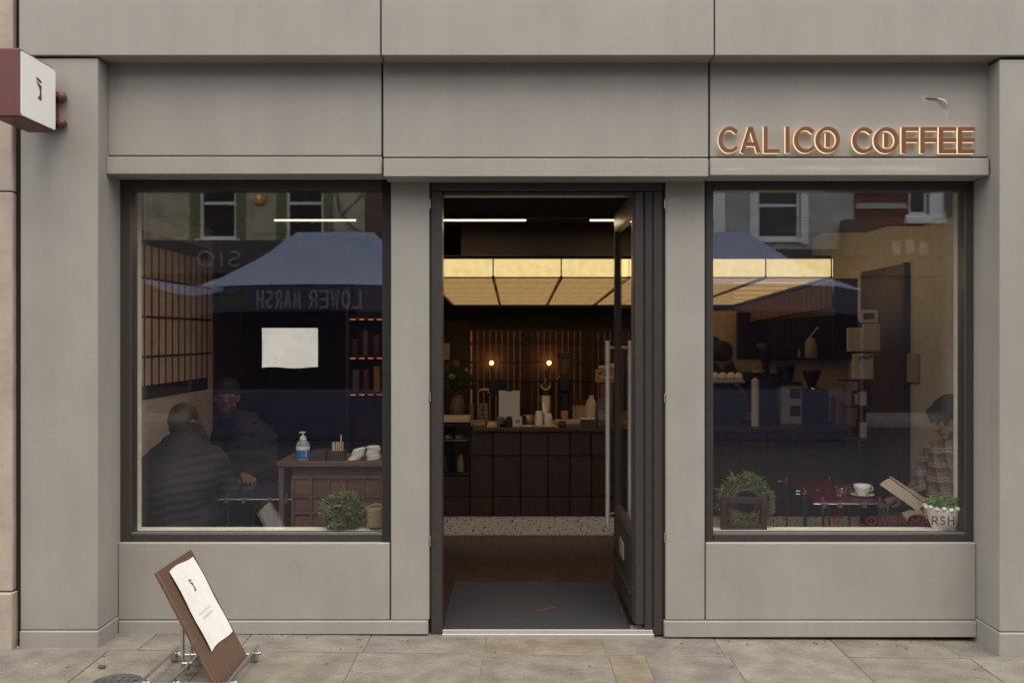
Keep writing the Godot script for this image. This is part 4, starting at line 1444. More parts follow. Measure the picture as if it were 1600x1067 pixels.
	tag(obj("dark_pot", st, M.black_plastic), "small black pot at the counter edge below the grinder", "pot")
	# lettered box on a pair of legs
	z = -2.7
	q = on_counter(947, z)
	o = thing("lettered_display", "pale box with white letters raised on two wooden legs above the counter", "display", q)
	st = mb()
	pb(st, 932, 578, 962.5, 597.5, z, 0.1, 0.003)
	obj("box", st, mat("pale_wood", C(0.36, 0.24, 0.13), 0.6), o)
	for xx in [[939.5, 946], [951, 958]]:
		st = mb()
		pb(st, xx[0], 597.7, xx[1], 668, z - 0.02, 0.04, 0.003)
		obj("leg", st, mat("pink_wood", C(0.22, 0.12, 0.08), 0.6), o)
	word(o, "letter", "DUO", [938.5, 942, 943.8, 947, 953.5, 957], 591.5, 587, 0.45, z + 0.002, 0.002, M.porcelain, false)
	st = mb()
	extrude(st, [Vector2(-0.02, 0.006), Vector2(-0.008, 0.0), Vector2(0.006, 0.008), Vector2(0.02, 0.016), Vector2(0.008, -0.008), Vector2(-0.006, -0.014)], 0.0, 0.002, Transform3D(Basis(), P(937.5, 583, z)))
	obj("bird_mark", st, M.leaf_bits, o)
	st = mb()
	for b in [[943.0, 574.5, 4.0], [951.0, 572.0, 5.0], [957.0, 572.5, 5.0], [948.0, 575.5, 4.0], [938.0, 574.0, 3.0]]:
		ball(st, P(b[0], b[1], z - 0.05), Vector3.ONE * S(b[2], z), 10)
	tag(obj("bread_rolls", st, M.cream), "pale round rolls on top of the lettered box", "bread")
	flowers()
	bar_machines()

func leafy(st: SurfaceTool, at: Vector3, dir: Vector3, l: float, w: float, c: Color) -> void:
	# a small folded leaf
	var side := dir.cross(Vector3(rng.randf() - 0.5, rng.randf() - 0.5, rng.randf() - 0.5)).normalized()
	var n := dir.cross(side).normalized()
	var mid := at + dir * l * 0.5 + n * l * 0.12
	st.set_color(c)
	st.set_smooth_group(0xFFFFFFFF)
	for s in [-1.0, 1.0]:
		var e: Vector3 = mid + side * w * 0.5 * s - n * l * 0.1
		st.add_vertex(at); st.add_vertex(e); st.add_vertex(mid)
		st.add_vertex(mid); st.add_vertex(e); st.add_vertex(at + dir * l)

func rdir() -> Vector3:
	return Vector3(rng.randfn(), rng.randfn(), rng.randfn()).normalized()

func flowers() -> void:
	var z := -2.85
	var q := on_counter(714, z)
	var o := thing("flower_vase", "tall vase of mixed flowers at the left end of the counter", "vase", q)
	var st := mb()
	lathe(st, q + Vector3(0, 0.03, 0), [Vector2(0.04, 0), Vector2(0.06, 0.04), Vector2(0.066, 0.11), Vector2(0.055, 0.17), Vector2(0.04, 0.2), Vector2(0.042, 0.21), Vector2(0, 0.2)], 24)
	obj("vase", st, mat("vase_clay", C(0.13, 0.09, 0.06), 0.5), o)
	st = mb()
	rng.seed = 31
	for i in 520:
		var d := rdir()
		d.y = absf(d.y) * 1.2 + 0.1
		var p := q + Vector3(0, 0.26, 0) + Vector3(d.x * 0.15, d.y * 0.2, d.z * 0.12) * sqrt(rng.randf())
		leafy(st, p, (d + rdir() * 0.5).normalized(), rng.randf_range(0.03, 0.06), 0.016, C(0.05, 0.07, 0.02).srgb_to_linear() * rng.randf_range(0.6, 1.5))
	obj("leaves", st, M.foliage, o)
	for f in [[712.5, 567.5, 0.026, 0], [705.5, 589, 0.026, 1], [729.0, 577.5, 0.016, 1], [699.0, 603.0, 0.018, 2], [719.5, 600, 0.018, 2], [698.0, 575.0, 0.018, 2]]:
		st = mb()
		var cen := P(f[0], f[1], z + 0.1)
		for i in 40:
			var d := rdir()
			leafy(st, cen, (d + Vector3(0, 0.2, 0.5)).normalized(), f[2] * 1.2, f[2] * 0.9, [Color(0.5, 0.12, 0.03), Color(0.5, 0.4, 0.33), Color(0.2, 0.14, 0.05)][f[3]])
		obj("flower_head", st, M.foliage, o)

func bar_machines() -> void:
	var st: SurfaceTool
	var o: Node3D
	var z := -2.75
	# espresso machine
	var q := on_counter(1120, z)
	o = thing("espresso_machine", "big dark rounded espresso machine on the counter behind the right window", "coffee machine", q)
	st = mb()
	var prof := [Vector2(X(1010, z), CT + 0.02), Vector2(X(1158, z), CT + 0.02), Vector2(X(1168, z), CT + 0.09), Vector2(X(1168, z), CT + 0.18), Vector2(X(1160, z), CT + 0.26), Vector2(X(1148, z), H(599, z) + CT), Vector2(X(1010, z), H(599, z) + CT)]
	extrude(st, prof, z - 0.35, z, Transform3D())
	obj("body", st, M.navy_plastic, o)
	st = mb()
	bx(st, Vector3(X(1010, z), Y(598.5, z), z + 0.01), Vector3(X(1165, z), Y(594.5, z), z - 0.36), 0.004)
	bx(st, Vector3(X(1010, z), Y(589.5, z), z + 0.005), Vector3(X(1162, z), Y(591, z), z - 0.002), 0.001)
	for p in 6: bx(st, Vector3(X(1110 + p * 10.0, z), Y(595, z), z + 0.004), Vector3(X(1110.8 + p * 10, z), Y(590, z), z), 0)
	obj("cup_tray", st, M.brushed, o)
	st = mb()
	tube(st, [P(1148, 600, z + 0.02), P(1155, 603, z + 0.03), P(1163, 614, z + 0.03), P(1165, 619, z + 0.02)], 0.012, 8)
	obj("side_trim", st, mat("trim_tan", C(0.2, 0.12, 0.08), 0.5), o)
	st = mb()
	bx(st, Vector3(X(1012, z), CT, z - 0.02), Vector3(X(1155, z), CT + 0.02, z - 0.33), 0.002)
	obj("feet", st, M.black_plastic, o)
	for i in 7:
		var cz := z - 0.05 - 0.07 * (i / 4)
		q = Vector3(X(1117.5 + 13.2 * (i % 4) + 5 * (i / 4), z), Y(594.4, z), cz)
		st = mb()
		lathe(st, q, [Vector2(0.033, 0), Vector2(0.035, 0.012), Vector2(0.034, 0.03), Vector2(0.026, 0.052), Vector2(0.018, 0.058), Vector2(0.017, 0.064), Vector2(0, 0.063)], 18)
		tag(obj("upturned_cup", st, M.porcelain), "%s upturned white cup in the %s row on the espresso machine" % [ORD[i % 4], "front" if i < 4 else "rear"], "cup", "upturned cups on the espresso machine")
	# tall stack of takeaway cups
	z = -2.6
	q = on_counter(1180.5, z)
	st = mb()
	var pr := [Vector2(0.027, 0)]
	for k in 26:
		pr.append(Vector2(0.033, 0.004 + 0.0148 * k))
		pr.append(Vector2(0.029, 0.008 + 0.0148 * k))
	pr.append(Vector2(0, 0.4))
	lathe(st, q, pr, 16)
	tag(obj("takeaway_cup_tower", st, M.card_white), "tall tower of nested pale takeaway cups beside the espresso machine", "cups")
	# tall dark water boiler with saucers on top
	z = -2.8
	o = thing("water_boiler", "tall dark boiler cabinet between the cup tower and grinders", "boiler", on_counter(1201, z))
	st = mb()
	bx(st, Vector3(X(1184, z), CT, z), Vector3(X(1216, z), Y(586, z), z - 0.25), 0.006)
	obj("cabinet", st, M.navy_plastic, o)
	st = mb()
	bx(st, Vector3(X(1176, z), Y(586, z), z + 0.01), Vector3(X(1217, z), Y(584, z), z - 0.26), 0.002)
	obj("top_shelf", st, M.black_plastic, o)
	st = mb()
	for k in 3:
		lathe(st, Vector3(X(1190, z), Y(583.8, z) + k * 0.008, z - 0.08), [Vector2(0.03, 0), Vector2(0.055, 0.008), Vector2(0.054, 0.011), Vector2(0, 0.006)], 18)
	tag(obj("saucers", st, M.cream), "small pile of pale saucers on the tall dark boiler", "saucers")
	# grinders
	for g in [[1216.0, 1255.0, 602.0, "card_white", 1218.0, 1249.0, 571.0], [1257.0, 1296.0, 609.0, "navy_plastic", 1260.0, 1290.0, 580.0]]:
		z = -2.75
		var first: bool = g[0] < 1220
		o = thing("espresso_grinder", "pale grey espresso grinder with black hopper and two dark windows" if first else "dark espresso grinder with cone hopper nearest the display shelf", "grinder", on_counter((g[0] + g[1]) * 0.5, z), "espresso grinders behind the right window")
		st = mb()
		if first:
			bx(st, Vector3(X(g[0] + 6, z), CT, z), Vector3(X(g[1], z), Y(g[2], z), z - 0.22), 0.01)
		else:
			bx(st, Vector3(X(g[0], z), CT, z), Vector3(X(g[1], z), Y(g[2], z), z - 0.22), 0.008)
		obj("housing", st, mat("warm_grey", C(0.42, 0.39, 0.35), 0.5) if first else M.navy_plastic, o)
		if first:
			for w in [[607.5, 623.0], [634.0, 650.5]]:
				st = mb()
				pb(st, 1235, w[0], 1251.5, w[1], z + 0.002, 0.003, 0.001)
				obj("dark_window", st, M.black_plastic, o)
			st = mb()
			pb(st, g[0], 602, g[0] + 5, 640, z - 0.02, 0.2, 0.004)
			obj("side_panel", st, M.grey_plastic, o)
			st = mb()
			pb(st, g[0] - 2, 597.5, g[1], 602, z + 0.01, 0.23, 0.004)
			obj("collar", st, M.black_plastic, o)
		st = mb()
		var cx := X((g[4] + g[5]) * 0.5, z)
		var r := S((g[5] - g[4]) * 0.5, z)
		var base := Y(g[2] - 4 if first else g[2] - 1.0, z)
		var top := Y(g[6], z)
		var narrow := r * 0.72 if first else r * 0.4
		lathe(st, Vector3(cx, 0, z - 0.1), [Vector2(narrow, base), Vector2(narrow, base + 0.012), Vector2(r * 0.95, lerpf(base, top, 0.88)), Vector2(r, top), Vector2(r * 0.9, top + 0.004), Vector2(0, top + 0.006)], 20)
		obj("hopper", st, mat("hopper_dark", C(0.02, 0.016, 0.014), 0.2), o)
		if not first:
			st = mb()
			cyl(st, Vector3(cx, base - 0.002, z - 0.06), Vector3(cx, base + 0.012, z - 0.06), narrow * 1.3, narrow * 1.2, 16)
			obj("collar", st, M.chrome, o)
	for i in 3:
		z = -2.8
		q = on_counter([1303.0, 1309.0, 1318.0][i], z)
		st = mb()
		lathe(st, q, [Vector2(0.018, 0), Vector2(0.02, 0.02), Vector2(0.02, H([622, 624, 632][i], z)), Vector2(0.008, H([618, 618, 622][i], z)), Vector2(0.008, H([616, 617, 600][i], z)), Vector2(0, H([616, 617, 600][i], z))], 14)
		tag(obj("slim_bottle", st, M[["sign_red", "tan", "grey_plastic"][i]]), ["reddish slim bottle right of the dark grinder", "tan slim bottle right of the dark grinder", "grey long necked bottle under the display shelf"][i], "bottle")
	# dark cabinet above, shelf with jug and press
	z = -3.3
	o = thing("wall_cabinet", "dark slatted cupboard above the coffee machines", "cupboard", P(1240, 560, z))
	st = mb()
	pb(st, 1153, 488, 1345, 560, z - 0.13, 0.05, 0.002)
	obj("back_board", st, M.dark_wall, o)
	for i in 21:
		st = mb()
		pb(st, 1154.0 + 9.1 * i, 489, 1162.4 + 9.1 * i, 559, z - 0.118, 0.011, 0.002)
		obj("slat", st, wood("cabinet_wood", C(0.03, 0.02, 0.018), 1, 0.5), o)
	st = mb()
	pb(st, 1195, 559.5, 1345, 562.5, z + 0.03, 0.16, 0.002)
	obj("shelf_board", st, wood("cabinet_wood", C(0.03, 0.02, 0.018), 0, 0.5), o)
	q = P(1267.5, 559.2, z - 0.03)
	o = thing("oat_jar", "pale covered jar with a spoon sticking out on the dark shelf", "jar", q)
	st = mb()
	lathe(st, q, [Vector2(0.05, 0), Vector2(0.053, 0.01), Vector2(0.05, 0.13), Vector2(0.038, 0.165), Vector2(0.015, 0.18), Vector2(0, 0.18)], 20)
	obj("jar_body", st, mat("stoneware", C(0.3, 0.26, 0.22), 0.6), o)
	st = mb()
	tube(st, [q + Vector3(-0.02, 0.17, 0), P(1277, 513, z - 0.03)], 0.006, 6)
	ball(st, P(1278, 512.5, z - 0.03), Vector3(0.012, 0.01, 0.008), 8)
	obj("spoon", st, M.cream, o)
	st = mb()
	lathe(st, P(1249.5, 559.2, z - 0.03), [Vector2(0.014, 0), Vector2(0.014, 0.05), Vector2(0.005, 0.075), Vector2(0, 0.08)], 12)
	tag(obj("tiny_bottle", st, M.tan), "tiny bottle left of the pale covered jar", "bottle")
	q = P(1197, 586, -2.95)
	o = thing("glass_grinder_hopper", "dark glass hopper grinder standing on the tall boiler", "grinder", q)
	st = mb()
	lathe(st, q, [Vector2(0.03, 0), Vector2(0.03, 0.1), Vector2(0.07, 0.2), Vector2(0.085, 0.27), Vector2(0, 0.275)], 20)
	obj("hopper", st, mat("hopper_dark", C(0.02, 0.016, 0.014), 0.2), o)
	# warm splash panel under the shelf
	st = mb()
	pb(st, 1150, 562, 1345, 672, -3.44, 0.03, 0.002)
	structure("splash_wall", st, textured(mat("splash", C(0.7, 0.52, 0.36), 0.7), ntex("fine", 5, 0.03, 0.85, 1.1), Vector3(0.5, 0.5, 0.5)))
	st = mb()
	pb(st, 1112, 486, 1152, 665, -3.7, 0.03, 0.002)
	structure("tan_wall", st, textured(mat("splash", C(0.7, 0.52, 0.36), 0.7), ntex("fine", 5, 0.03, 0.85, 1.1), Vector3(0.5, 0.5, 0.5)))
	# black menu board
	z = -2.45
	o = thing("menu_board", "tall narrow black menu board hanging beside the lantern", "menu board", P(1320, 560, z))
	st = mb()
	pb(st, 1303, 435, 1341, 560, z, 0.02, 0.003)
	obj("board", st, M.black_plastic, o)
	st = mb()
	for l in [[1309, 1330, 441.5], [1311, 1327, 448]]:
		for i in 5: pb(st, lerpf(l[0], l[1], i / 5.0), l[2], lerpf(l[0], l[1], (i + 0.75) / 5.0), l[2] + 2.2, z + 0.001, 0.001, 0)
	obj("faint_writing", st, M.grey_plastic, o)
	# tall slatted panel against the right wall, seen along its face
	var p := thing("tall_slatted_panel", "tall reddish brown slatted panel against the right wall", "wall panel", Vector3(2.85, FL, -2.3))
	for i in 12:
		st = mb()
		var z0 := -2.06 - i * 0.074
		bx(st, Vector3(2.96, FL, z0), Vector3(2.998, 2.17, z0 - 0.07), 0.003)
		obj("slat", st, wood("panel_wood", C(0.1, 0.035, 0.02), 1, 0.45), p)
	st = mb()
	bx(st, Vector3(2.948, FL, -2.03), Vector3(2.999, 2.18, -2.057), 0.003)
	obj("edge_post", st, M.black_plastic, p)
	st = mb()
	for i in 6: box(st, Vector3(2.958, 1.68, -2.12 - 0.1 * i), Vector3(0.006, 0.02, 0.02), 0.002)
	obj("peg", st, M.black_plastic, p)
	# display shelf with packets, standing out from the panel
	z = -2.2
	var d := thing("display_shelf", "dark stepped display shelf fixed to the tall slatted panel", "shelf", P(1345, 690, z))
	st = mb()
	pb(st, 1343, 500, 1362, 690, z - 0.05, 0.03, 0.003)
	obj("upright", st, M.black_plastic, d)
	for s in [[1320, 1363, 593], [1327, 1363, 634.5], [1326, 1366, 686]]:
		st = mb()
		pb(st, s[0], s[1 + 1] - 0.0, s[1], s[2] + 3.5, z + 0.08, 0.16, 0.002)
		obj("shelf_board", st, wood("panel_wood", C(0.1, 0.035, 0.02), 0, 0.45), d)
	var items := [[1344.0, 1373.0, 484.0, 504.0, 0.06, "card_white", "framed small picture at the top of the display shelf", "picture"], [1325.5, 1376.0, 512.0, 549.0, 0.05, "cream", "wide cream coffee bags hung on the display shelf", "bag"], [1350.5, 1376.5, 505.5, 548.0, 0.07, "cream", "taller cream coffee bag hung beside the wide ones", "bag"], [1334.0, 1366.0, 553.0, 592.5, 0.06, "cream", "cream coffee bag with a grey swoosh on the top shelf board", "bag"], [1332.0, 1343.0, 610.0, 634.0, 0.05, "sign_red", "red brown gift box on the middle shelf board", "box"], [1344.5, 1355.5, 612.0, 634.0, 0.05, "cream", "cream packet on the middle shelf board", "packet"], [1340.0, 1356.0, 655.0, 686.0, 0.05, "sign_red", "red brown gift box on the lowest shelf board", "box"]]
	for it in items:
		o = thing("display_" + it[7], it[6], it[7], P((it[0] + it[1]) * 0.5, it[3], z + it[4]))
		st = mb()
		pb(st, it[0], it[2], it[1], it[3], z + it[4], 0.03 if it[7] != "picture" else 0.012, 0.005)
		obj("pack", st, M[it[5]], o)
		if it[7] == "picture":
			st = mb()
			pb(st, it[0] + 6, it[2] + 5, it[1] - 6, it[3] - 5, z + it[4] + 0.002, 0.002, 0)
			obj("print", st, mat("violet_print", C(0.08, 0.04, 0.09), 0.5), o)
		elif it[3] == 592.5:
			st = mb()
			ribbon(st, [P2(1338, 562, z), P2(1343, 557, z), P2(1350, 559, z), P2(1357, 556, z), P2(1363, 555, z)], 0.012, z + it[4] - 0.001, z + it[4] + 0.001)
			obj("swoosh_print", st, M.grey_plastic, o)
		elif it[5] == "sign_red":
			st = mb()
			pb(st, it[0] + 4.5, it[2] + 5, it[1] - 1.5, it[3] - 2, z + it[4] + 0.002, 0.002, 0)
			obj("front_label", st, M.cream, o)
	st = mb()
	bx(st, Vector3(2.97, 1.27, -2.03), Vector3(2.999, 1.485, -1.86), 0.004)
	tag(obj("small_wall_panel", st, textured(mat("cream_board", C(0.4, 0.33, 0.25), 0.7), ntex("fine", 5, 0.03, 0.85, 1.1), Vector3(1, 1, 1))), "small pale wall board on the cream wall beside the tall slatted panel", "board")

func P2(px: float, py: float, z: float) -> Vector2:
	return Vector2(X(px, z), Y(py, z))

# ---------------------------------------------------------------- seats, tables and what stands by the windows
func ready_seating() -> void:
	var st: SurfaceTool
	var o: Node3D
	var z := -0.56
	# service table
	var wx := X(431, z)
	o = thing("service_table", "wooden service cabinet with square panels behind the left window", "cabinet", Vector3(X(520, z), FL, z - 0.2))
	var yt := Y(721.5, z)
	st = mb()
	bx(st, Vector3(wx, yt - 0.032, z), Vector3(X(660, z), yt, z - 0.42), 0.004)
	obj("tabletop", st, wood("service_wood", C(0.15, 0.075, 0.045), 0, 0.45), o)
	for q in [[434.0, 442.0, 0.01], [434.0, 442.0, 0.36]]:
		st = mb()
		bx(st, Vector3(X(q[0], z), FL, z - q[2]), Vector3(X(q[1], z), yt - 0.032, z - q[2] - 0.03), 0.003)
		obj("leg", st, wood("service_wood", C(0.15, 0.075, 0.045), 1, 0.45), o)
	st = mb()
	bx(st, Vector3(X(454, z), FL, z - 0.04), Vector3(X(655, z), yt - 0.033, z - 0.4), 0.002)
	obj("carcass", st, wood("service_dark", C(0.07, 0.035, 0.022), 0, 0.5), o)
	var xs := [455.5, 484.0, 511.5, 539.0, 566.0, 594.0, 622.0]
	var ys := [747.0, 777.0, 803.5, 830.0, 858.0]
	st = mb()
	for i in xs.size():
		bx(st, Vector3(X(xs[i] - (1.5 if i else 2.5), z), Y(880, z), z - 0.02), Vector3(X(xs[i] + 2.2, z), Y(747, z), z - 0.041), 0.002)
	obj("stile", st, wood("service_wood", C(0.15, 0.075, 0.045), 1, 0.45), o)
	for y in ys:
		st = mb()
		bx(st, Vector3(X(453.2, z), Y(y + 1.8, z), z - 0.0215), Vector3(X(624, z), Y(y - 1.8, z), z - 0.0405), 0.002)
		obj("rail", st, wood("service_wood", C(0.15, 0.075, 0.045), 0, 0.45), o)
	for i in xs.size() - 1:
		for j in ys.size() - 1:
			st = mb()
			bx(st, Vector3(X(xs[i] + 2.4, z), Y(ys[j + 1] - 2, z), z - 0.032), Vector3(X(xs[i + 1] - 1.7, z), Y(ys[j] + 2, z), z - 0.0402), 0.003)
			obj("square_panel", st, wood("service_panel_%d" % ((i + j) % 2), [C(0.17, 0.085, 0.05), C(0.14, 0.07, 0.042)][(i + j) % 2], 0, 0.45), o)
	# hand gel bottle
	z = -0.64
	var q := Vector3(X(473, z), yt, z)
	o = thing("hand_gel_bottle", "clear pump bottle of hand gel with blue and white label", "bottle", q)
	var r := S(10.6, z)
	st = mb()
	lathe(st, q, [Vector2(r * 0.92, 0), Vector2(r, 0.006), Vector2(r, 0.09), Vector2(r * 0.9, 0.105), Vector2(r * 0.5, 0.12), Vector2(r * 0.4, 0.124), Vector2(0, 0.124)], 24)
	obj("bottle_body", st, mat("gel_clear", C(0.28, 0.32, 0.33), 0.1), o)
	st = mb()
	lathe(st, q, [Vector2(r * 1.005, 0.012), Vector2(r * 1.012, 0.013), Vector2(r * 1.012, 0.062), Vector2(r * 1.005, 0.063)], 24)
	obj("blue_label", st, M.label_blue, o)
	st = mb()
	lathe(st, q, [Vector2(r * 1.005, 0.0635), Vector2(r * 1.013, 0.064), Vector2(r * 1.013, 0.084), Vector2(r * 1.005, 0.085)], 24)
	for k in 5: box(st, q + Vector3(0.022, 0.025 + 0.008 * k, r * 0.84), Vector3(0.02, 0.003, 0.003), 0)
	obj("white_label", st, M.porcelain, o)
	st = mb()
	cyl(st, q + Vector3(0, 0.122, 0), q + Vector3(0, 0.145, 0), r * 0.5, r * 0.42, 16)
	cyl(st, q + Vector3(0, 0.145, 0), q + Vector3(0, 0.166, 0), 0.005, 0.005, 8)
	bx(st, q + Vector3(-0.022, 0.165, 0.012), q + Vector3(0.014, 0.172, -0.012), 0.003)
	obj("pump", st, M.porcelain, o)
	# two wooden boxes, one holding wooden stirrers
	for i in 2:
		z = -0.62
		var e: Array = [[486.0, 508.0], [511.0, 537.0]][i]
		o = thing("wooden_caddy", ["empty looking small dark wooden box beside the hand gel", "small dark wooden box holding pale wooden stirrers"][i], "box", Vector3(X((e[0] + e[1]) * 0.5, z), yt, z))
		st = mb()
		bx(st, Vector3(X(e[0], z), yt, z), Vector3(X(e[1], z), Y(704.5 if i else 703.5, z), z - 0.006), 0.001)
		bx(st, Vector3(X(e[0], z), yt, z - 0.084), Vector3(X(e[1], z), Y(704.5 if i else 703.5, z), z - 0.09), 0.001)
		bx(st, Vector3(X(e[0], z), yt, z - 0.0062), Vector3(X(e[0], z) + 0.006, Y(704.5, z), z - 0.0838), 0.001)
		bx(st, Vector3(X(e[1], z) - 0.006, yt, z - 0.0062), Vector3(X(e[1], z), Y(704.5, z), z - 0.0838), 0.001)
		obj("box_body", st, wood("caddy_wood", C(0.05, 0.028, 0.02), 1, 0.6), o)
		if i == 1:
			rng.seed = 3
			for k in 9:
				var p := Vector3(X(518.0 + 2.1 * (k % 8), z), yt + 0.004, z - 0.03 - 0.02 * (k % 3))
				var top := Y([691.5, 692.0, 692.5][k % 3] if k != 5 else 681.0, z)
				st = mb()
				box(st, Vector3(p.x, (yt + 0.004 + top) * 0.5, p.z), Vector3(0.0075, top - yt - 0.004, 0.0016), 0.0005, Basis(Vector3.BACK, 0.05 * sin(k * 2.3)))
				obj("stirrer", st, mat("pale_stick", C(0.6, 0.48, 0.3), 0.7), o)
	# leaning stacks of white lids
	for i in 2:
		z = -0.66
		q = Vector3(X([557.0, 583.0][i], z), yt, z)
		o = thing("lid_stack", ["sloping stack of white cup lids beside the wooden stirrers", "straighter stack of white cup lids at the window edge"][i], "lids", q)
		for k in 9 if i == 0 else 11:
			st = mb()
			var tl := Basis(Vector3.BACK, 0.12 + 0.01 * k if i == 0 else 0.07) * Basis(Vector3.RIGHT, 0.05 * sin(k * 1.9))
			var off := Vector3(0.02 * float(k) / 9 - (0.012 if k < 2 else 0.0) if i == 0 else 0.004 * sin(k), 0.001 + k * 0.0075, 0)
			var p2 := []
			lathe(st, Vector3.ZERO, [Vector2(0.040, 0), Vector2(0.043, 0.003), Vector2(0.039, 0.006), Vector2(0.033, 0.0085), Vector2(0, 0.0085)], 20)
			var m := obj("lid", st, M.porcelain, o)
			m.transform = Transform3D(tl, off + q - o.position)
	# wicker pot on the sill
	q = Vector3(X(588, -0.19), 0.5358, -0.19)
	o = thing("wicker_pot", "woven straw pot on the window sill right of the round green bush", "basket", q)
	r = 0.058
	for k in 9:
		st = mb()
		var ring := []
		for i in 25:
			var t := TAU * i / 24
			ring.append(q + Vector3(cos(t) * r * (0.9 + 0.012 * k), 0.03 + 0.0115 * k + 0.002 * sin(12 * t + PI * k), sin(t) * r * (0.9 + 0.012 * k)))
		tube(st, ring, 0.0068, 6)
		obj("straw_coil", st, M.wicker, o)
	st = mb()
	cyl(st, q + Vector3(0, 0.02, 0), q + Vector3(0, 0.115, 0), r * 0.86, r * 0.95, 20)
	for i in 4: cyl(st, q + Vector3(0.035 * cos(i * 1.57 + 0.8), 0, 0.035 * sin(i * 1.57 + 0.8)), q + Vector3(0.035 * cos(i * 1.57 + 0.8), 0.025, 0.035 * sin(i * 1.57 + 0.8)), 0.009, 0.01, 8)
	tube(st, [q + Vector3(-0.035, 0.11, 0), q + Vector3(-0.034, 0.135, 0), q + Vector3(-0.01, 0.142, 0), q + Vector3(0.02, 0.14, 0), q + Vector3(0.04, 0.11, 0)], 0.008, 6)
	obj("inner_basket", st, M.wicker, o)
	# green wreaths
	wreath("green_wreath", "dense round green wreath with a tiny hole on the left window sill", Vector3(X(535, -0.185), 0.536, -0.185), 0.07, 0.054, 0.09, 4000, 0.024, 0.010, 41, 0.86)
	wreath("open_wreath", "thin open green wreath with twig rings leaning in the right window", Vector3(X(1165, -0.215), 0.536, -0.215), 0.116, 0.04, 0.04, 4300, 0.024, 0.0065, 43)
	# brown frame before the open wreath
	z = -0.165
	o = thing("empty_wooden_frame", "empty reddish brown wooden frame standing before the open wreath", "frame", Vector3(X(1163, z), 0.536, z))
	var xa := X(1127, z)
	var xb := X(1199, z)
	var ya := 0.536
	var yb := Y(777, z)
	st = mb()
	bx(st, Vector3(xa, ya, z), Vector3(xa + 0.034, yb, z - 0.018), 0.002)
	obj("side_rail", st, wood("frame_wood", C(0.05, 0.018, 0.014), 1, 0.5), o)
	st = mb()
	bx(st, Vector3(xb - 0.034, ya, z), Vector3(xb, yb, z - 0.018), 0.002)
	obj("side_rail", st, wood("frame_wood", C(0.05, 0.018, 0.014), 1, 0.5), o)
	for y in [[ya, ya + 0.034], [yb - 0.034, yb]]:
		st = mb()
		bx(st, Vector3(xa + 0.0342, y[0], z - 0.001), Vector3(xb - 0.0342, y[1], z - 0.017), 0.002)
		obj("cross_rail", st, wood("frame_wood", C(0.05, 0.018, 0.014), 0, 0.5), o)
	# plant pot
	z = -0.185
	q = Vector3(X(1475, z), 0.536, z)
	o = thing("plant_pot", "white scalloped plant pot with a small green herb on the right sill", "plant pot", q)
	r = S(27, z)
	st = mb()
	lathe(st, q, [Vector2(r * 0.55, 0), Vector2(r * 0.6, 0.004), Vector2(r * 0.78, 0.045), Vector2(r * 0.92, 0.1), Vector2(r * 0.95, 0.128), Vector2(r * 0.88, 0.128), Vector2(r * 0.84, 0.11), Vector2(0, 0.108)], 28)
	obj("pot_body", st, M.porcelain, o)
	for i in 16:
		var t := TAU * i / 16
		st = mb()
		ball(st, q + Vector3(cos(t) * r * 0.98, 0.128 + 0.005 * (i % 2), sin(t) * r * 0.98), Vector3(0.016, 0.013, 0.016), 8)
		obj("scallop", st, M.porcelain, o)
	st = mb()
	rng.seed = 12
	for i in 150:
		var a := rng.randf() * TAU
		var p := q + Vector3(cos(a), 0, sin(a)) * r * 0.85 * sqrt(rng.randf()) + Vector3(0, rng.randf_range(0.115, 0.165), 0)
		leafy(st, p, (Vector3(cos(a), 0.3 + rng.randf(), sin(a)) + rdir() * 0.5).normalized(), rng.randf_range(0.02, 0.034), 0.02, Color(0.16, 0.3, 0.05) * rng.randf_range(0.6, 1.25))
	obj("herb_leaves", st, M.foliage, o)
	st = mb()
	cyl(st, Vector3(X(1494, z), 0.536, z - 0.035), Vector3(X(1494, z), Y(797, z), z - 0.035), 0.022, 0.024, 14)
	tag(obj("small_white_cup", st, M.porcelain), "small white cup behind the scalloped plant pot", "cup")
	tables()
	stools()
	people()

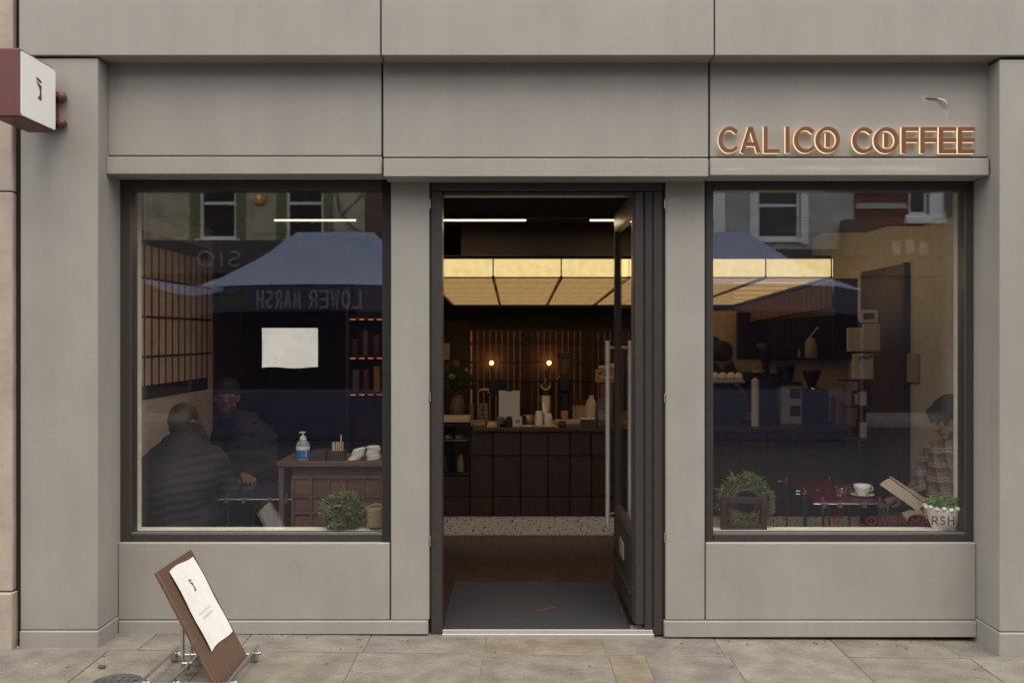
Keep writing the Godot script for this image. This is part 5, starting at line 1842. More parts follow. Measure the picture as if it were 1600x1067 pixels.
func wreath(called: String, label: String, at: Vector3, ring: float, tube_r: float, depth: float, n: int, l: float, w: float, seed_: int, squash := 1.0) -> void:
	var o := thing(called, label, "wreath", at)
	var h := ring + tube_r
	var c := at + Vector3(0, h - 0.004, 0)
	rng.seed = seed_
	var st := mb()
	for i in n:
		var a := rng.randf() * TAU
		var b := rng.randf() * TAU
		var k := pow(rng.randf(), 0.35) * (0.9 + 0.3 * sin(a * 7.0 + 1.0) * sin(a * 3.0))
		var d := Vector3(cos(a), sin(a), 0)
		var p := c + d * (ring + tube_r * k * cos(b)) + Vector3(0, 0, depth * 0.6 * k * sin(b))
		p.y = at.y + (p.y - at.y) * squash
		if p.y < at.y + 0.004: continue
		var stray := 1.7 if rng.randf() < 0.06 else 1.0
		var out := (d * cos(b) + Vector3(0, 0, 1) * sin(b) + rdir() * 0.9 + Vector3(-d.y, d.x, 0) * 0.6).normalized()
		var shade := rng.randf_range(0.5, 1.35)
		var mixed := Color(0.14, 0.17, 0.05).lerp([Color(0.22, 0.16, 0.06), Color(0.07, 0.11, 0.06), Color(0.27, 0.31, 0.1)][rng.randi() % 3], rng.randf())
		leafy(st, p, out, l * stray * rng.randf_range(0.6, 1.4), w * rng.randf_range(0.7, 1.3), mixed * shade)
	obj("foliage", st, M.foliage, o).set_meta("kind", "stuff")
	for k in 3:
		st = mb()
		var pts := []
		for i in 33:
			var t := TAU * i / 32
			var rr := ring * (1.0 - 0.1 * k) - (0.006 if ring > 0.1 else 0.0)
			pts.append(c + Vector3(cos(t) * rr, sin(t) * rr * (1 - 0.04 * k) - 0.004 * k, 0.01 * k + 0.006 * sin(3 * t + k)))
		tube(st, pts, 0.0032, 6)
		obj("twig_ring", st, M.wicker, o)

func tables() -> void:
	var st: SurfaceTool
	var data := [
		[X(345, -0.75), X(455, -0.75), -0.75, -1.35, 0.625, "acrylic_blue", "low dark blue acrylic table with chrome clamps behind the left window"],
		[X(1280, -0.58), X(1386, -0.58), -0.58, -0.95, 0.628, "acrylic_red", "low dark red acrylic table holding the coffee cup and water glass"],
		[X(1246, -1.1), X(1330, -1.1), -1.02, -1.45, 0.632, "acrylic_red", "second dark red acrylic table behind the coffee cup table"]]
	for t in data:
		var x0: float = t[0]
		var x1: float = t[1]
		var z0: float = t[2]
		var z1: float = t[3]
		var y: float = t[4]
		var o := thing("acrylic_table", t[6], "table", Vector3((x0 + x1) / 2, FL, (z0 + z1) / 2), "low acrylic tables")
		st = mb()
		bx(st, Vector3(x0, y - 0.012, z0), Vector3(x1, y, z1), 0.002)
		obj("tabletop", st, M[t[5]], o)
		for zz in [z0, z1]:
			st = mb()
			tube(st, [Vector3(x0 - 0.03, y - 0.02, zz - 0.01 if zz == z0 else zz + 0.01), Vector3(x1 + 0.03, y - 0.02, zz - 0.01 if zz == z0 else zz + 0.01)], 0.0065, 8)
			obj("edge_rod", st, M.chrome, o)
			for f in [0.08, 0.32, 0.68, 0.92]:
				var xx := lerpf(x0, x1, f)
				if f == 0.08 or f == 0.92:
					st = mb()
					tube(st, [Vector3(xx, FL, zz - 0.02 if zz == z0 else zz + 0.02), Vector3(xx, y + 0.02, zz - 0.02 if zz == z0 else zz + 0.02)], 0.0065, 8)
					obj("leg", st, M.chrome, o)
				st = mb()
				box(st, Vector3(xx, y - 0.026, zz - 0.012 if zz == z0 else zz + 0.012), Vector3(0.028, 0.036, 0.03), 0.003)
				obj("clamp", st, M.brushed, o)
	# cup, saucer, glass
	var y: float = 0.628
	var z := -0.74
	var q := Vector3(X(1348, z), y, z)
	st = mb()
	lathe(st, q, [Vector2(0.03, 0), Vector2(0.035, 0.004), Vector2(0.072, 0.014), Vector2(0.071, 0.0165), Vector2(0.03, 0.008), Vector2(0, 0.007)], 28)
	tag(obj("saucer", st, M.porcelain), "white saucer under the cup on the red table", "saucer")
	var o := thing("coffee_cup", "wide white coffee cup on a saucer on the red table", "cup", q + Vector3(0, 0.0085, 0))
	st = mb()
	lathe(st, q + Vector3(0, 0.0085, 0), [Vector2(0.024, 0), Vector2(0.026, 0.005), Vector2(0.04, 0.02), Vector2(0.05, 0.045), Vector2(0.052, 0.065), Vector2(0.049, 0.065), Vector2(0.046, 0.045), Vector2(0.036, 0.02), Vector2(0, 0.012)], 28)
	obj("cup_body", st, M.porcelain, o)
	st = mb()
	var hp := []
	for i in 9:
		var t := -PI / 2 + PI * i / 8
		hp.append(q + Vector3(0.048 + 0.018 * cos(t), 0.05 + 0.016 * sin(t), 0.0))
	tube(st, hp, 0.004, 6)
	obj("handle", st, M.porcelain, o)
	q = Vector3(X(1315, -0.7), y, -0.7)
	o = thing("water_glass", "small clear glass of water beside the coffee cup", "glass", q)
	st = mb()
	lathe(st, q, [Vector2(0, 0.001), Vector2(0.03, 0.001), Vector2(0.036, 0.075), Vector2(0.034, 0.075), Vector2(0.029, 0.008), Vector2(0, 0.008)], 20)
	obj("tumbler", st, M.water_glass, o)
	st = mb()
	lathe(st, q, [Vector2(0.0285, 0.0085), Vector2(0.032, 0.045), Vector2(0, 0.045)], 20)
	obj("water", st, M.water_glass, o)
	# tea spoon
	st = mb()
	tube(st, [Vector3(q.x + 0.05, y + 0.012, -0.64), Vector3(q.x + 0.12, y + 0.014, -0.66)], 0.003, 6)
	tag(obj("tea_spoon", st, M.chrome), "small spoon lying on the red table before the saucer", "spoon")

func stools() -> void:
	for s in [[-2.05, -0.72, "low wooden stool under the person in the quilted grey jacket"], [-1.98, -1.72, "low wooden stool under the person in the black knit cap"], [2.52, -0.6, "low wooden bench under the reading person by the right wall"]]:
		var o := thing("wooden_stool", s[2], "stool", Vector3(s[0], FL, s[1]), "low wooden stools")
		var st := mb()
		bx(st, Vector3(s[0] - 0.2, 0.40, s[1] + 0.17), Vector3(s[0] + 0.2, 0.43, s[1] - 0.17), 0.005)
		obj("seat", st, wood("stool_wood", C(0.07, 0.035, 0.02), 0, 0.5), o)
		for i in 4:
			st = mb()
			var p := Vector3(s[0] + (0.16 if i % 2 else -0.16), FL, s[1] + (0.13 if i < 2 else -0.13))
			bx(st, p - Vector3(0.016, 0, 0.016), p + Vector3(0.016, 0.366, 0.016), 0.003)
			obj("leg", st, wood("stool_wood", C(0.07, 0.035, 0.02), 1, 0.5), o)

# ---------------------------------------------------------------- people: capsules joined by a smooth minimum, meshed as surface nets
# a bone is [from, radius, to, radius, colour number]
func skin_mesh(st: SurfaceTool, bones: Array, cell: float, k: float, colour: Callable, ribs := 0.0, rib_len := 0.07) -> void:
	var lo := Vector3.ONE * 1e6
	var hi := -lo
	for b in bones:
		for e in [[b[0], b[1]], [b[2], b[3]]]:
			lo = lo.min(e[0] - Vector3.ONE * (e[1] + cell * 3 + k * 0.4))
			hi = hi.max(e[0] + Vector3.ONE * (e[1] + cell * 3 + k * 0.4))
	var n := Vector3i(((hi - lo) / cell).ceil()) + Vector3i.ONE * 2
	var f := PackedFloat32Array()
	f.resize(n.x * n.y * n.z)
	f.fill(1.0)
	var own := PackedByteArray()
	own.resize(f.size())
	for b in bones:
		var A: Vector3 = b[0]
		var B: Vector3 = b[2]
		var ra: float = b[1]
		var rb: float = b[3]
		var ci: int = b[4]
		var pad := maxf(ra, rb) + k + cell * 2.5
		var i0 := Vector3i(((A.min(B) - Vector3.ONE * pad - lo) / cell).floor()).max(Vector3i.ZERO)
		var i1 := Vector3i(((A.max(B) + Vector3.ONE * pad - lo) / cell).ceil()).min(n - Vector3i.ONE)
		var ab := B - A
		var l2 := maxf(ab.length_squared(), 1e-9)
		for z in range(i0.z, i1.z + 1):
			for y in range(i0.y, i1.y + 1):
				var at := (z * n.y + y) * n.x
				for x in range(i0.x, i1.x + 1):
					var p := lo + Vector3(x, y, z) * cell
					var t := clampf((p - A).dot(ab) / l2, 0.0, 1.0)
					var d := p.distance_to(A + ab * t) - ra - (rb - ra) * t
					var old := f[at + x]
					if d < old: own[at + x] = ci
					var h := maxf(k - absf(d - old), 0.0)
					f[at + x] = minf(d, old) - h * h * 0.25 / k
	if ribs > 0.0:
		for z in n.z:
			for y in n.y:
				for x in n.x:
					var i := (z * n.y + y) * n.x + x
					if absf(f[i]) < 0.08 and own[i] == 1:
						f[i] += ribs * (0.5 - absf(sin((lo.y + y * cell + 0.03 * sin((lo.x + x * cell) * 5.0) + 0.012 * sin((lo.x + x * cell) * 23.0 + (lo.z + z * cell) * 11.0)) * PI / rib_len)))
	var step := [1, n.x, n.x * n.y]
	var ids := {}
	var pos := PackedVector3Array()
	var nor := PackedVector3Array()
	var col := PackedColorArray()
	var corner := []
	for c in 8: corner.append([Vector3(c & 1, (c >> 1) & 1, (c >> 2) & 1), (c & 1) + ((c >> 1) & 1) * step[1] + ((c >> 2) & 1) * step[2]])
	var near := cell * 2.0
	for z in n.z - 1:
		for y in n.y - 1:
			for x in n.x - 1:
				var i: int = (z * n.y + y) * n.x + x
				if absf(f[i]) > near: continue
				var sum := Vector3.ZERO
				var m := 0
				var v := PackedFloat32Array()
				for c in 8: v.append(f[i + corner[c][1]])
				for a in 3:
					for c in 8:
						if c & (1 << a): continue
						var d := c | (1 << a)
						if (v[c] < 0.0) != (v[d] < 0.0):
							sum += corner[c][0].lerp(corner[d][0], v[c] / (v[c] - v[d]))
							m += 1
				if m == 0: continue
				ids[i] = pos.size()
				pos.append(lo + (Vector3(x, y, z) + sum / m) * cell)
				nor.append(Vector3(v[1] + v[3] + v[5] + v[7] - v[0] - v[2] - v[4] - v[6], v[2] + v[3] + v[6] + v[7] - v[0] - v[1] - v[4] - v[5], v[4] + v[5] + v[6] + v[7] - v[0] - v[1] - v[2] - v[3]).normalized())
				col.append(colour.call(own[i], pos[-1]))
	st.set_smooth_group(5)
	for i in ids:
		for a in 3:
			var u: int = step[(a + 1) % 3]
			var w: int = step[(a + 2) % 3]
			var j: int = i + step[a]
			if (f[i] < 0.0) == (f[j] < 0.0): continue
			if not (ids.has(i - u) and ids.has(i - w) and ids.has(i - u - w)): continue
			var q := [ids[i], ids[i - u], ids[i - u - w], ids[i - w]]
			if f[i] >= 0.0: q = [q[0], q[3], q[2], q[1]]
			for e in [0, 2, 1, 0, 3, 2]:
				st.set_color(col[q[e]])
				st.set_normal(nor[q[e]])
				st.add_vertex(pos[q[e]])

func body_obj(called: String, st: SurfaceTool, m: Material, parent: Node3D) -> MeshInstance3D:
	var o := MeshInstance3D.new()
	o.mesh = st.commit()
	return put(called, o, m, parent)

# a head looking along its own +z, centre between the ears; colours 0 skin, 2 lips, 3 brow or eye
func head_bones(t: Transform3D) -> Array:
	var b := []
	for q in [
		[0, 0.035, -0.012, 0.083, 0, 0.03, 0.012, 0.08, 0], [0, 0.01, -0.045, 0.065, 0, 0.02, 0.03, 0.07, 0],
		[0, -0.035, 0.035, 0.056, 0, -0.08, 0.062, 0.026, 0], [-0.04, -0.045, 0.03, 0.03, 0.04, -0.045, 0.03, 0.03, 0],
		[0, 0.012, 0.084, 0.009, 0, -0.022, 0.107, 0.0115, 0], [-0.012, -0.026, 0.093, 0.008, 0.012, -0.026, 0.093, 0.008, 0],
		[-0.035, 0.022, 0.076, 0.011, 0.035, 0.022, 0.076, 0.011, 0],
		[-0.018, -0.055, 0.083, 0.0075, 0.018, -0.055, 0.083, 0.0075, 2], [-0.014, -0.064, 0.080, 0.007, 0.014, -0.064, 0.080, 0.007, 2],
		[-0.084, 0.012, -0.006, 0.012, -0.080, -0.022, -0.002, 0.009, 0], [0.084, 0.012, -0.006, 0.012, 0.080, -0.022, -0.002, 0.009, 0],
		[0, -0.05, -0.025, 0.054, 0, -0.16, -0.045, 0.056, 0]]:
		b.append([t * Vector3(q[0], q[1], q[2]), q[3], t * Vector3(q[4], q[5], q[6]), q[7], q[8]])
	return b

func face_details(o: Node3D, t: Transform3D, brow: Material) -> void:
	for s in [-1.0, 1.0]:
		var st := mb()
		ball(st, t * Vector3(0.031 * s, 0.006, 0.071), Vector3(0.012, 0.0085, 0.012), 10, t.basis)
		obj("eye", st, mat("eye_white", C(0.4, 0.36, 0.32), 0.3), o)
		st = mb()
		ball(st, t * Vector3(0.031 * s, 0.004, 0.0795), Vector3(0.0055, 0.006, 0.005), 8, t.basis)
		obj("iris", st, M.hair, o)
		st = mb()
		tube(st, [t * Vector3(0.015 * s, 0.024, 0.086), t * Vector3(0.032 * s, 0.029, 0.083), t * Vector3(0.05 * s, 0.024, 0.069)], 0.0032, 6)
		obj("eyebrow", st, brow, o)

# a right hand for s = 1, left for s = -1: wrist at the origin, fingers along +z, palm down
func hand_bones(t: Transform3D, s: float, curl: float, ci := 0) -> Array:
	var b := [[t * Vector3(0, 0, -0.02), 0.024, t * Vector3(0, 0, 0.035), 0.022, ci], [t * Vector3(-0.022, 0, 0.03), 0.016, t * Vector3(-0.026, 0, 0.08), 0.013, ci], [t * Vector3(0.018, 0, 0.03), 0.016, t * Vector3(0.022, 0, 0.076), 0.012, ci], [t * Vector3(0, 0, 0.03), 0.017, t * Vector3(0, 0.002, 0.08), 0.013, ci]]
	var lens := [0.072, 0.08, 0.075, 0.06]
	for i in 4:
		var p := Vector3((-0.03 + 0.02 * i) * s, 0, 0.085 - 0.004 * absf(i - 1.3))
		var a := curl * 0.6
		for j in 3:
			var l: float = lens[i] * [0.45, 0.32, 0.23][j]
			var q := p + Vector3((i - 1.5) * 0.03 * l * s, -sin(a) * l, cos(a) * l)
			b.append([t * p, 0.0095 - 0.0008 * j, t * q, 0.0087 - 0.0008 * j, ci])
			p = q
			a += curl
	var tp := [Vector3(-0.024 * s, -0.004, 0.02), Vector3(-0.05 * s, -0.014, 0.05), Vector3(-0.052 * s, -0.022, 0.08), Vector3(-0.046 * s, -0.028, 0.1)]
	for j in 3: b.append([t * tp[j], 0.0135 - 0.002 * j, t * tp[j + 1], 0.0115 - 0.002 * j, ci])
	return b

func looking(dir: Vector3, at: Vector3, roll := 0.0) -> Transform3D:
	var z := dir.normalized()
	var x := Vector3.UP.cross(z).normalized()
	return Transform3D(Basis(x, z.cross(x), z) * Basis(Vector3.BACK, roll), at)

func people() -> void:
	var st: SurfaceTool
	var skin := [Color(0.2, 0.125, 0.085), Color(0.2, 0.125, 0.092), Color(0.33, 0.215, 0.155)]
	# 1: seen from behind, quilted jacket, leaning towards the table
	var z := -0.72
	var o := thing("person", "person in a grey quilted jacket seen from behind at the blue table", "person", Vector3(-2.05, FL, z))
	var H1 := looking(Vector3(0.5, -0.12, -0.85), P(288, 662, -0.86))
	var grey := Color(0.02, 0.0195, 0.019)
	var trouser := Color(0.03, 0.027, 0.024)
	var c1 := func(k: int, _p: Vector3) -> Color: return [skin[0], grey, skin[0] * 0.8, trouser][k]
	var hip := Vector3(-2.08, 0.50, -0.66)
	var neck := Vector3(-2.02, 1.0, -0.80)
	var b := [[hip, 0.175, Vector3(-2.09, 0.68, -0.68), 0.19, 1], [Vector3(-2.09, 0.68, -0.68), 0.19, Vector3(-2.06, 0.86, -0.76), 0.175, 1], [Vector3(-2.2, 0.855, -0.75), 0.08, Vector3(-1.9, 0.855, -0.79), 0.08, 1], [Vector3(-2.2, 0.74, -0.7), 0.12, Vector3(-1.97, 0.74, -0.72), 0.13, 1], [Vector3(-2.05, 0.9, -0.77), 0.115, neck, 0.08, 1],
		[Vector3(-2.25, 0.82, -0.76), 0.075, Vector3(-2.29, 0.62, -0.86), 0.062, 1], [Vector3(-2.29, 0.62, -0.86), 0.06, Vector3(-2.13, 0.60, -1.08), 0.045, 1],
		[Vector3(-1.87, 0.82, -0.81), 0.076, Vector3(-1.80, 0.62, -0.86), 0.064, 1], [Vector3(-1.80, 0.62, -0.86), 0.062, Vector3(-1.86, 0.63, -1.1), 0.045, 1],
		[hip + Vector3(0.1, -0.02, -0.02), 0.11, Vector3(-1.9, 0.5, -1.05), 0.075, 3], [Vector3(-1.9, 0.5, -1.05), 0.072, Vector3(-1.88, 0.12, -1.05), 0.05, 3], [hip + Vector3(-0.1, -0.02, -0.02), 0.11, Vector3(-2.22, 0.5, -1.08), 0.075, 3], [Vector3(-2.22, 0.5, -1.08), 0.072, Vector3(-2.24, 0.12, -1.08), 0.05, 3], [Vector3(-1.88, 0.09, -1.03), 0.045, Vector3(-1.86, 0.075, -1.2), 0.04, 3], [Vector3(-2.24, 0.09, -1.06), 0.045, Vector3(-2.24, 0.075, -1.22), 0.04, 3]]
	st = mb()
	skin_mesh(st, b, 0.013, 0.05, c1, 0.007, 0.052)
	var hb := head_bones(H1)
	hb.append([neck + Vector3(0, -0.05, 0), 0.07, neck, 0.07, 1])
	skin_mesh(st, hb, 0.006, 0.02, c1)
	skin_mesh(st, hand_bones(looking(Vector3(0.3, 0.02, -1), Vector3(-2.1, 0.655, -1.09)), -1.0, 0.25), 0.005, 0.008, c1)
	skin_mesh(st, hand_bones(looking(Vector3(-0.3, 0.02, -1), Vector3(-1.87, 0.655, -1.11)), 1.0, 0.25), 0.005, 0.008, c1)
	body_obj("body", st, M.person, o)
	face_details(o, H1, M.hair)
	st = mb()
	skin_mesh(st, [[H1 * Vector3(0, 0.045, -0.02), 0.086, H1 * Vector3(0, 0.04, 0.0), 0.085, 0], [H1 * Vector3(0, 0.0, -0.05), 0.068, H1 * Vector3(0, -0.03, -0.055), 0.05, 0]], 0.008, 0.02, func(_k: int, _p: Vector3) -> Color: return Color(0.05, 0.036, 0.026))
	body_obj("cropped_hair", st, M.person, o)
	st = mb()
	var col := []
	for i in 21:
		var t := TAU * i / 20
		col.append(neck + Vector3(0.078 * cos(t), -0.01 + 0.015 * sin(t), 0.072 * sin(t)))
	tube(st, col, 0.02, 8)
	obj("collar", st, mat("jacket_grey", C(0.03, 0.029, 0.028), 0.7), o)
	# 2: facing the street, black cap and glasses
	o = thing("person", "person in a black knit cap and glasses facing the street at the blue table", "person", Vector3(-1.98, FL, -1.75))
	var H2 := looking(Vector3(0.22, -0.02, 1), P(354, 622, -1.82))
	var navy := Color(0.014, 0.015, 0.024)
	var c2 := func(k: int, _p: Vector3) -> Color: return [skin[1], navy, skin[1] * Color(0.9, 0.7, 0.68), trouser][k]
	hip = Vector3(-1.98, 0.50, -1.78)
	neck = H2.origin + Vector3(0, -0.16, -0.05)
	b = [[hip, 0.17, Vector3(-1.98, 0.75, -1.82), 0.17, 1], [Vector3(-1.98, 0.75, -1.82), 0.17, Vector3(-2.0, 0.93, -1.84), 0.14, 1], [Vector3(-2.14, 0.885, -1.84), 0.08, Vector3(-1.86, 0.885, -1.84), 0.08, 1], [Vector3(-2.0, 0.92, -1.84), 0.11, neck + Vector3(0, 0.0, 0), 0.075, 1],
		[Vector3(-2.17, 0.86, -1.83), 0.075, Vector3(-2.21, 0.65, -1.68), 0.06, 1], [Vector3(-2.21, 0.65, -1.68), 0.06, Vector3(-2.06, 0.64, -1.44), 0.044, 1],
		[Vector3(-1.83, 0.86, -1.83), 0.075, Vector3(-1.78, 0.65, -1.7), 0.06, 1], [Vector3(-1.78, 0.65, -1.7), 0.06, Vector3(-1.83, 0.665, -1.4), 0.044, 1],
		[hip + Vector3(0.1, -0.02, 0.02), 0.105, Vector3(-1.85, 0.5, -1.42), 0.072, 3], [Vector3(-1.85, 0.5, -1.42), 0.07, Vector3(-1.85, 0.12, -1.4), 0.05, 3], [hip + Vector3(-0.1, -0.02, 0.02), 0.105, Vector3(-2.12, 0.5, -1.42), 0.072, 3], [Vector3(-2.12, 0.5, -1.42), 0.07, Vector3(-2.13, 0.12, -1.42), 0.05, 3]]
	st = mb()
	skin_mesh(st, b, 0.013, 0.05, c2, 0.012, 0.09)
	hb = head_bones(H2)
	skin_mesh(st, hb, 0.0048, 0.016, c2)
	skin_mesh(st, hand_bones(looking(Vector3(0.6, 0.0, 1), Vector3(-1.86, 0.66, -1.36)), -1.0, 0.3), 0.0045, 0.007, c2)
	skin_mesh(st, hand_bones(looking(Vector3(0.8, 0.0, 1), Vector3(-2.05, 0.655, -1.42)), 1.0, 0.3), 0.0045, 0.007, c2)
	body_obj("body", st, M.person, o)
	face_details(o, H2, M.hair)
	st = mb()
	skin_mesh(st, [[H2 * Vector3(0, 0.062, -0.018), 0.092, H2 * Vector3(0, 0.06, 0.012), 0.09, 0], [H2 * Vector3(0, 0.01, -0.05), 0.072, H2 * Vector3(0, -0.02, -0.05), 0.06, 0]], 0.007, 0.02, func(_k: int, _p: Vector3) -> Color: return Color(0.012, 0.012, 0.016))
	body_obj("knit_cap", st, M.person, o)
	st = mb()
	for s in [-1.0, 1.0]:
		var pts := []
		for i in 17:
			var t := TAU * i / 16
			pts.append(H2 * Vector3(0.032 * s + 0.023 * cos(t), 0.004 + 0.017 * sin(t), 0.098 - 0.006 * absf(cos(t))))
		tube(st, pts, 0.002, 6)
		tube(st, [H2 * Vector3(0.055 * s, 0.008, 0.092), H2 * Vector3(0.085 * s, 0.01, 0.0)], 0.002, 6)
	tube(st, [H2 * Vector3(-0.009, 0.008, 0.1), H2 * Vector3(0.009, 0.008, 0.1)], 0.002, 6)
	obj("glasses", st, M.black_plastic, o)
	st = mb()
	col = []
	for i in 21:
		var t := TAU * i / 20
		col.append(neck + Vector3(0.085 * cos(t), 0.025 - 0.01 * sin(t), 0.08 * sin(t) + 0.01))
	tube(st, col, 0.03, 8)
	obj("collar", st, mat("navy_cloth", C(0.012, 0.013, 0.02), 0.8), o)
	# 3: reading by the right wall
	z = -0.6
	o = thing("person", "person in a brown checked shirt reading a paper by the right wall", "person", Vector3(2.55, FL, z))
	var H3 := looking(Vector3(-1, -0.42, 0.16), P(1484.5, 654, -0.57))
	var c3 := func(k: int, p: Vector3) -> Color:
		if k != 1: return [skin[2], skin[2], skin[2] * Color(0.85, 0.66, 0.62), Color(0.012, 0.011, 0.012)][k]
		var c := Color(0.2, 0.12, 0.065)
		# woven checks: broad dark bands and thin pale lines both ways
		var u := p.x * 0.8 + p.z * 0.6 + p.y * 0.25
		var v := p.y - p.x * 0.22
		for w in [u, v]:
			var s := fposmod(w, 0.085)
			if s < 0.026: c = c * 0.55 + Color(0.004, 0.005, 0.012) * 1.0
			if absf(s - 0.03) < 0.0042 or absf(s - 0.048) < 0.0036: c = c.lerp(Color(0.42, 0.4, 0.39), 0.6)
		return c
	hip = Vector3(2.62, 0.51, -0.6)
	neck = H3 * Vector3(0, -0.155, -0.04)
	b = [[hip, 0.15, Vector3(2.66, 0.72, -0.6), 0.15, 1], [Vector3(2.66, 0.72, -0.6), 0.15, Vector3(2.64, 0.87, -0.6), 0.135, 1], [Vector3(2.64, 0.88, -0.42), 0.074, Vector3(2.64, 0.88, -0.78), 0.074, 1], [Vector3(2.64, 0.9, -0.6), 0.1, neck, 0.058, 1],
		[Vector3(2.625, 0.88, -0.41), 0.074, Vector3(2.62, 0.64, -0.38), 0.06, 1], [Vector3(2.62, 0.64, -0.38), 0.055, Vector3(2.42, 0.575, -0.45), 0.038, 1],
		[Vector3(2.62, 0.88, -0.79), 0.072, Vector3(2.55, 0.66, -0.84), 0.058, 1], [Vector3(2.55, 0.66, -0.84), 0.055, Vector3(2.38, 0.62, -0.70), 0.038, 1],
		[hip + Vector3(-0.04, -0.02, 0.09), 0.1, Vector3(2.2, 0.5, -0.48), 0.07, 3], [Vector3(2.2, 0.5, -0.48), 0.068, Vector3(2.16, 0.12, -0.48), 0.048, 3], [hip + Vector3(-0.04, -0.02, -0.09), 0.1, Vector3(2.2, 0.5, -0.72), 0.07, 3], [Vector3(2.2, 0.5, -0.72), 0.068, Vector3(2.2, 0.12, -0.72), 0.048, 3], [Vector3(2.16, 0.085, -0.48), 0.042, Vector3(2.0, 0.075, -0.48), 0.038, 3], [Vector3(2.2, 0.085, -0.72), 0.042, Vector3(2.04, 0.075, -0.72), 0.038, 3]]
	st = mb()
	skin_mesh(st, b, 0.0085, 0.045, c3)
	hb = head_bones(H3)
	skin_mesh(st, hb, 0.0042, 0.014, c3)
	skin_mesh(st, hand_bones(looking(Vector3(-1, 0.05, 0.0), Vector3(2.41, 0.575, -0.455)), 1.0, 0.55), 0.0042, 0.007, c3)
	skin_mesh(st, hand_bones(looking(Vector3(-1, -0.1, 0.3), Vector3(2.37, 0.62, -0.695)), -1.0, 0.55), 0.0042, 0.007, c3)
	body_obj("body", st, M.person, o)
	face_details(o, H3, M.hair)
	st = mb()
	var hh := []
	for q in [[0, 0.052, -0.025, 0.09, 0, 0.05, 0.0, 0.088], [0, 0.015, -0.06, 0.07, 0, -0.05, -0.06, 0.045], [-0.06, 0.06, 0.055, 0.034, 0.06, 0.06, 0.055, 0.034], [-0.06, 0.055, 0.06, 0.024, -0.05, 0.018, 0.09, 0.009], [-0.03, 0.065, 0.075, 0.024, -0.026, 0.022, 0.103, 0.01], [0.03, 0.07, 0.07, 0.024, 0.036, 0.015, 0.104, 0.009], [0.06, 0.055, 0.06, 0.026, 0.066, 0.0, 0.075, 0.01], [0.074, 0.045, 0.0, 0.03, 0.078, -0.01, 0.012, 0.012], [-0.074, 0.045, 0.0, 0.03, -0.078, -0.01, 0.012, 0.012], [0.0, 0.07, 0.08, 0.02, 0.006, 0.03, 0.108, 0.008]]:
		hh.append([H3 * Vector3(q[0], q[1], q[2]), q[3], H3 * Vector3(q[4], q[5], q[6]), q[7], 0])
	skin_mesh(st, hh, 0.005, 0.014, func(_k: int, p: Vector3) -> Color: return Color(0.012, 0.01, 0.009) * (1.0 + 0.5 * sin(p.z * 400.0 + p.y * 90.0)))
	body_obj("hair", st, M.person, o)
	newspaper()
	# 4 and 5: staff behind the machine, heads bent
	var who := [[1130.0, 556.0, -3.15, "member of staff with dark hair bent over the espresso machine", -0.5], [1112.0, 548.0, -3.4, "second dark haired member of staff mostly hidden by the window edge", -0.2]]
	for w in who:
		var Hh := looking(Vector3(w[4], -1.3, 1), P(w[0], w[1], w[2]))
		o = thing("person", w[3], "person", Vector3(Hh.origin.x, FL, w[2]), "staff behind the counter")
		var base := Hh * Vector3(0, -0.15, -0.05)
		var x: float = base.x
		var zz: float = w[2] - 0.08
		var c4 := func(k: int, _p: Vector3) -> Color: return [skin[2], Color(0.02, 0.018, 0.02), skin[2] * 0.7, Color(0.015, 0.014, 0.016)][k]
		b = [[Vector3(x, 0.95, zz), 0.13, Vector3(x, 1.15, zz), 0.14, 1], [Vector3(x - 0.17, 1.24, zz), 0.065, Vector3(x + 0.17, 1.24, zz), 0.065, 1], [Vector3(x, 1.2, zz), 0.1, base, 0.055, 1], [Vector3(x - 0.19, 1.22, zz), 0.055, Vector3(x - 0.24, 0.98, zz + 0.1), 0.045, 1], [Vector3(x - 0.24, 0.98, zz + 0.1), 0.042, Vector3(x - 0.12, 0.95, zz + 0.26), 0.032, 1], [Vector3(x + 0.19, 1.22, zz), 0.055, Vector3(x + 0.24, 0.98, zz + 0.1), 0.045, 1], [Vector3(x + 0.24, 0.98, zz + 0.1), 0.042, Vector3(x + 0.12, 0.95, zz + 0.26), 0.032, 1], [Vector3(x - 0.08, 0.92, zz), 0.1, Vector3(x - 0.1, 0.1, zz), 0.055, 3], [Vector3(x + 0.08, 0.92, zz), 0.1, Vector3(x + 0.1, 0.1, zz), 0.055, 3]]
		st = mb()
		skin_mesh(st, b, 0.018, 0.05, c4)
		skin_mesh(st, head_bones(Hh), 0.008, 0.016, c4)
		for s in [-1.0, 1.0]: skin_mesh(st, hand_bones(looking(Vector3(-0.3 * s, 0, 1), Vector3(x + 0.12 * s, 0.95, zz + 0.27)), s, 0.4), 0.0065, 0.007, c4)
		body_obj("body", st, M.person, o)
		st = mb()
		skin_mesh(st, [[Hh * Vector3(0, 0.05, -0.02), 0.09, Hh * Vector3(0, 0.048, 0.01), 0.088, 0], [Hh * Vector3(0, 0.0, -0.06), 0.07, Hh * Vector3(0, -0.05, -0.06), 0.045, 0], [Hh * Vector3(-0.05, 0.06, 0.055), 0.034, Hh * Vector3(0.05, 0.06, 0.055), 0.034, 0]], 0.009, 0.02, func(_k: int, _p: Vector3) -> Color: return Color(0.01, 0.009, 0.008))
		body_obj("hair", st, M.person, o)

